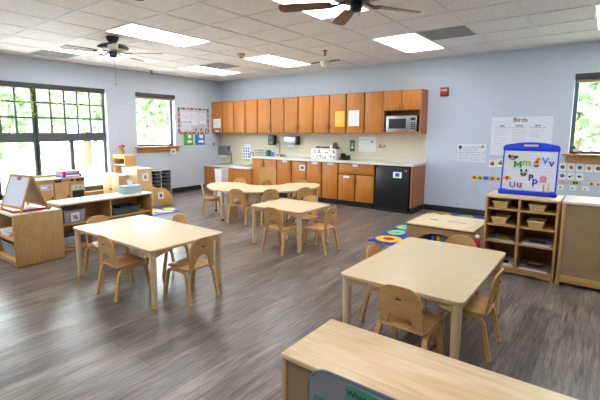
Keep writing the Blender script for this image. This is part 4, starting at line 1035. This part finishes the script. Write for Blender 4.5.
for ch, x, z, s, m, lab in (('M', -.135, .24, .085, GREEN, 'green capital M'), ('m', -.062, .262, .095, LIME, 'lime small m'), ('V', .102, .283, .09, SKYB, 'light blue capital V'), ('v', .160, .26, .10, BLUE, 'dark blue small v'),
                            ('P', .0, .115, .085, NAVY, 'navy capital P'), ('p', .035, .085, .10, BLUE, 'blue small p, beside the navy P'), ('U', -.16, .035, .08, PURP, 'purple capital U'), ('u', -.095, .04, .10, MAG, 'magenta small u'),
                            ('J', .125, .022, .08, ORANGE, 'orange capital J, lower'), ('J', .165, .045, .08, YEL, 'amber letter J, upper')):
    magnet(ch, x, z, s, m, lab + B_)
def picmag(lab, x, z, mb, mats):
    mb.xf(Matrix.Identity(4))
    o = single('picture_magnet', mb, mats, lab, 'picture magnet', (0, 0, 0), 0, 'picture magnets on the blue easel')
    o.matrix_world = ME @ Matrix.Translation((x, -.0045, z))
picmag('brown and grey animal picture magnet at upper left of the blue easel', -.15, .335, MB().ball((0, -.004, 0), .028, 0, (1.2, .15, .8), 10).ball((-.03, -.005, .012), .014, 1, (1, .2, 1.4), 8).ball((.032, -.005, .008), .014, 1, (1.5, .2, .8), 8).ball((0, -.008, -.004), .014, 2, (1.2, .15, .9), 8), [BROWN, DARK, PINK])
picmag('rainbow vase picture magnet beside the blue V', .058, .29, MB().ball((0, -.004, -.025), .024, 0, (1, .15, .8), 10).box(-.022, .022, -.008, 0, -.018, -.002, .002, 1).box(-.018, .018, -.008, 0, -.002, .012, .002, 2).box(-.01, .012, -.008, 0, .012, .026, .002, 3).ball((.015, -.004, .04), .014, 3, (1.2, .2, .8), 8), [SKYB, YEL, RED, ORANGE])
picmag('dark green and pink animal picture magnet in the middle of the blue easel', -.045, .175, MB().ball((0, -.004, 0), .026, 0, (1.1, .15, .8), 10).ball((-.02, -.004, .035), .01, 1, (1, .2, 1.5), 8).ball((.022, -.004, .035), .01, 1, (1, .2, 1.5), 8).ball((0, -.008, .006), .012, 2, (1, .15, 1), 8), [mat('dark_green', '2f6a42', .4), INK, PINK])
m = MB()
for k in range(3): m.prism([(-.045 + .03 * k, 0), (-.015 + .03 * k, 0), (-.006 + .012 * k, .032), (-.018 + .012 * k, .032)], 'y', -.006, 0, k % 2)
m.box(-.002, .002, -.006, 0, -.03, .0, 0, 2)
picmag('yellow and red umbrella picture magnet at lower left of the blue easel', -.185, .115, m, [YEL, RED, BROWN])
m = MB().ball((0, -.004, 0), .03, 0, (1, .15, .9), 12)
for k in range(5): m.tube([(-.022 + .011 * k, -.004, -.01), (-.024 + .012 * k, -.004, -.045 + .006 * (k % 2))], .004, 0, 5)
picmag('pink jellyfish picture magnet at lower right of the blue easel', .125, .14, m, [PINK])
# right cabinet
t = thing('low_cabinet', 'low cabinet with brown panel face and white top at the right picture edge', 'cabinet', (7.565, -2.99, 0))
obj('top_panel', MB().box(-.002, 1.2, -.004, .44, .765, .79, .004), WHITETOP, t)
for x in (0, 1.175): obj('side_panel', MB().box(x, x + .025, 0, .43, 0, .765, .003), SHELFW, t)
obj('face_panel', MB().box(.025, 1.175, .008, .018, .10, .765), HARDB, t)
obj('base_rail', MB().box(.025, 1.175, .0, .02, .035, .10, .003), SHELFW, t)
obj('back_panel', MB().box(.025, 1.175, .41, .42, .05, .765), HARDB, t)

# arched play table on the rug
t = thing('arched_play_table', 'low brown play table with arched front and pale top on the rug', 'play table', (6.14, -3.02, 0))
obj('tabletop', MB().box(0, .705, 0, .70, .385, .40, .003), TABLETOP, t)
obj('edge_band', MB().box(.004, .701, .004, .696, .372, .385), BROWN, t)
def arch(w_, h_, a):
    p = [(0, 0), (0, h_), (w_, h_), (w_, 0), (w_ - a, 0), (w_ - a, h_ * .45)]
    n_ = 10
    for k in range(1, n_): 
        s_ = PI * k / n_; p.append((w_ / 2 + (w_ / 2 - a) * math.cos(s_), h_ * .45 + h_ * .4 * math.sin(s_)))
    p += [(a, h_ * .45), (a, 0)]
    return p
for y in (0.008, .672): obj('arched_panel', MB().prism(arch(.69, .372, .1), 'y', y, y + .02).xf(Matrix.Translation((.008, 0, 0))), SKIRTW, t)
for x in (.008, .678): obj('side_panel', MB().prism([(.028, .0), (.028, .372), (.672, .372), (.672, 0), (.6, 0), (.6, .1), (.1, .1), (.1, 0)], 'x', x, x + .02), SKIRTW, t)
obj('inner_shelf', MB().box(.03, .676, .03, .67, .06, .075), SKIRTW, t)
m = MB()
for xa, xb in ((.16, .24), (.36, .55)):
    m.tube([(xa + (xb - xa) * k / 14, .33 + (.022 if k % 2 else -.022), .4005) for k in range(15)], .004, 0, 5)
obj('top_scribble', m, mat('faint_violet', '8f80c4', .7), t)
for k, (m_, nm) in enumerate(((NAVY, 'navy'), (SKYB, 'sky blue'), (YEL, 'yellow'), (TEAL, 'teal'), (BLUE, 'blue'), (DARK, 'charcoal'))):
    single('picture_book', MB().box(-.02, .02, -.11, .11, 0, .2, .002), m_, nm + ' book standing inside the arched play table', 'book', (6.36 + .055 * k, -2.82, .0755), 0, 'books inside the play table')
t = thing('red_toy', 'red and white toy figure beside the arched play table', 'toy', (6.885, -3.03, 0))
obj('body', MB().lathe([(.001, 0), (.03, 0), (.033, .16), (.026, .32), (.001, .34)]), RED, t); obj('cap', MB().ball((0, 0, .355), .022), WHITE, t)

# ------------------------------------------------------------------ front shelf
t = thing('front_shelf', 'maple-topped low shelf unit in the foreground with a framed panel on its back', 'shelf', (6.965, -6.34, 0))
FL, FD, FH = 1.235, .355, .61
obj('top_panel', MB().box(0, FL, 0, FD, FH - .022, FH, .006), FRONTTOP, t)
for x in (.003, FL - .023): obj('side_panel', MB().box(x, x + .02, .006, FD - .004, 0, FH - .022, .003), SHELFW, t)
obj('back_panel', MB().box(.023, FL - .023, .012, .022, .05, FH - .022), HARDB, t)
for z in (.07, .33): obj('shelf_board', MB().box(.023, FL - .023, .022, FD - .006, z - .018, z), SHELFW, t)
obj('divider', MB().box(.6, .62, .022, FD - .006, .07, FH - .022), SHELFW, t)
t = thing('display_panel', 'grey-framed display panel with green paper hooked on the front shelf', 'display board', (7.105, -6.362, .04))
w_, h_ = 1.0, .585; r_ = .075
pp = rrect(0, w_, 0, h_, r_, 6)
obj('panel_sheet', MB().prism(pp, 'y', .0, .008), DOCK, t)
path = [(x, 0.004, z) for x, z in pp] + [(pp[0][0], .004, pp[0][1])]
obj('tube_frame', MB().tube(path, .0055, 0, 8), mat('frame_bluegrey', '6f7686', .35, .3), t)
gp = MB().box(.143, .75, -.003, .0, .1, .574)
gp.text('What do', .147, -.0045, .541, .030, 1)
obj('green_paper', gp, [GREENP, INK], t)
m = MB().box(.025, .135, -.003, 0, .28, .488)
for k in range(14):
    x = random.uniform(.03, .11); z = random.uniform(.30, .465); m.box(x, x + .022, -.0045, -.003, z, z + .018, 0, 1 + k % 4)
obj('photo_sheet', m, [mat('photo_base', '5a7f8a', .5), RED, WHITE, INK, SKYB], t)

# ------------------------------------------------------------------ outside
struct('lawn', MB().box(-40, 40, -30, 40, -.4, -.35), LAWN)
struct('pavement', MB().box(-9, -.4, -20, 6, -.35, -.30), PAVE)
def tree(x, y, h_, r_, lab, seed, m):
    rnd = random.Random(seed)
    t = thing('leafy_tree', lab, 'tree', (x, y, -.35), 0, 'trees outside the windows')
    obj('trunk', MB().lathe([(.001, 0), (.2, 0), (.14, h_ * .4), (.06, h_ * .8), (.001, h_ * .8)], n=10), BARK, t)
    c_ = MB()
    cl = [(rnd.uniform(-r_, r_) * .6, rnd.uniform(-r_, r_) * .6, h_ * rnd.uniform(.22, .85), r_ * rnd.uniform(.4, .65)) for _ in range(14)]
    for k in range(2600):
        a, b, z, q = rnd.choice(cl)
        d = Vector((rnd.gauss(0, 1), rnd.gauss(0, 1), rnd.gauss(0, 1))).normalized() * q * rnd.uniform(.6, 1)
        p = Vector((a, b, z)) + d; s_ = rnd.uniform(.13, .27)
        u_ = Vector((rnd.gauss(0, 1), rnd.gauss(0, 1), rnd.gauss(0, 1))).normalized(); v_ = u_.orthogonal().normalized()
        c_.faces([p - u_ * s_, p + v_ * s_ * .6, p + u_ * s_, p - v_ * s_ * .6], [(0, 1, 2, 3)])
    obj('crown', c_, m, t)
tree(-10, -2.2, 5.5, 2.0, 'pale leafy tree outside the big window, toward its shaded sill end', 1, TREELEAF)
tree(-13, 3.0, 5.5, 2.3, 'pale leafy tree seen through the small window beside the bulletin board', 2, TREELEAF2)
tree(-16.5, 9.0, 6, 2.4, 'distant tree at the edge of the small window view', 3, TREELEAF)
tree(-11, -8.0, 5.5, 2.2, 'pale leafy tree outside the half of the big window behind the easel', 4, TREELEAF2)
tree(7.0, 9.5, 6.5, 2.6, 'green tree outside the window over the picture cards', 5, TREELEAF)
tree(12.9, 10.5, 6.5, 2.4, 'second green tree outside, beyond the window over the picture cards', 6, TREELEAF2)

# ------------------------------------------------------------------ light, world, camera
wd_ = bpy.data.worlds.new('World'); SC.world = wd_; wd_.use_nodes = True
bg = wd_.node_tree.nodes['Background']; bg.inputs['Color'].default_value = (0.86, 0.93, 1.0, 1); bg.inputs['Strength'].default_value = 17.0
sd = bpy.data.lights.new('sun', 'SUN'); sd.energy = 24.0; sd.angle = math.radians(2); sd.color = (1, .96, .9)
so = bpy.data.objects.new('sun', sd); COL.objects.link(so)
so.rotation_euler = Vector((-.16, .75, -.62)).to_track_quat('-Z', 'Y').to_euler(); so.location = (5, -25, 20)
cam = bpy.data.cameras.new('camera'); co = bpy.data.objects.new('camera', cam); COL.objects.link(co)
yaw, pitch = -0.67204, 0.13013
f = Vector((math.sin(yaw) * math.cos(pitch), math.cos(yaw) * math.cos(pitch), -math.sin(pitch)))
r = Vector((math.cos(yaw), -math.sin(yaw), 0)); u = r.cross(f)
M = Matrix((r, u, -f)).transposed().to_4x4(); M.translation = (7.8352, -7.4398, 1.4073)
co.matrix_world = M
cam.sensor_width = 36; cam.lens = 410.49 / 600 * 36; cam.shift_x = 20.77 / 600; cam.shift_y = -14.64 / 600
cam.clip_start = .05
SC.camera = co
SC.view_settings.view_transform = 'Standard'; SC.view_settings.look = 'None'; SC.view_settings.gamma = 1; SC.view_settings.use_curve_mapping = False
SC.view_settings.exposure = 0.4
SC.cycles.use_denoising = True
SC.cycles.max_bounces = 10; SC.cycles.diffuse_bounces = 5
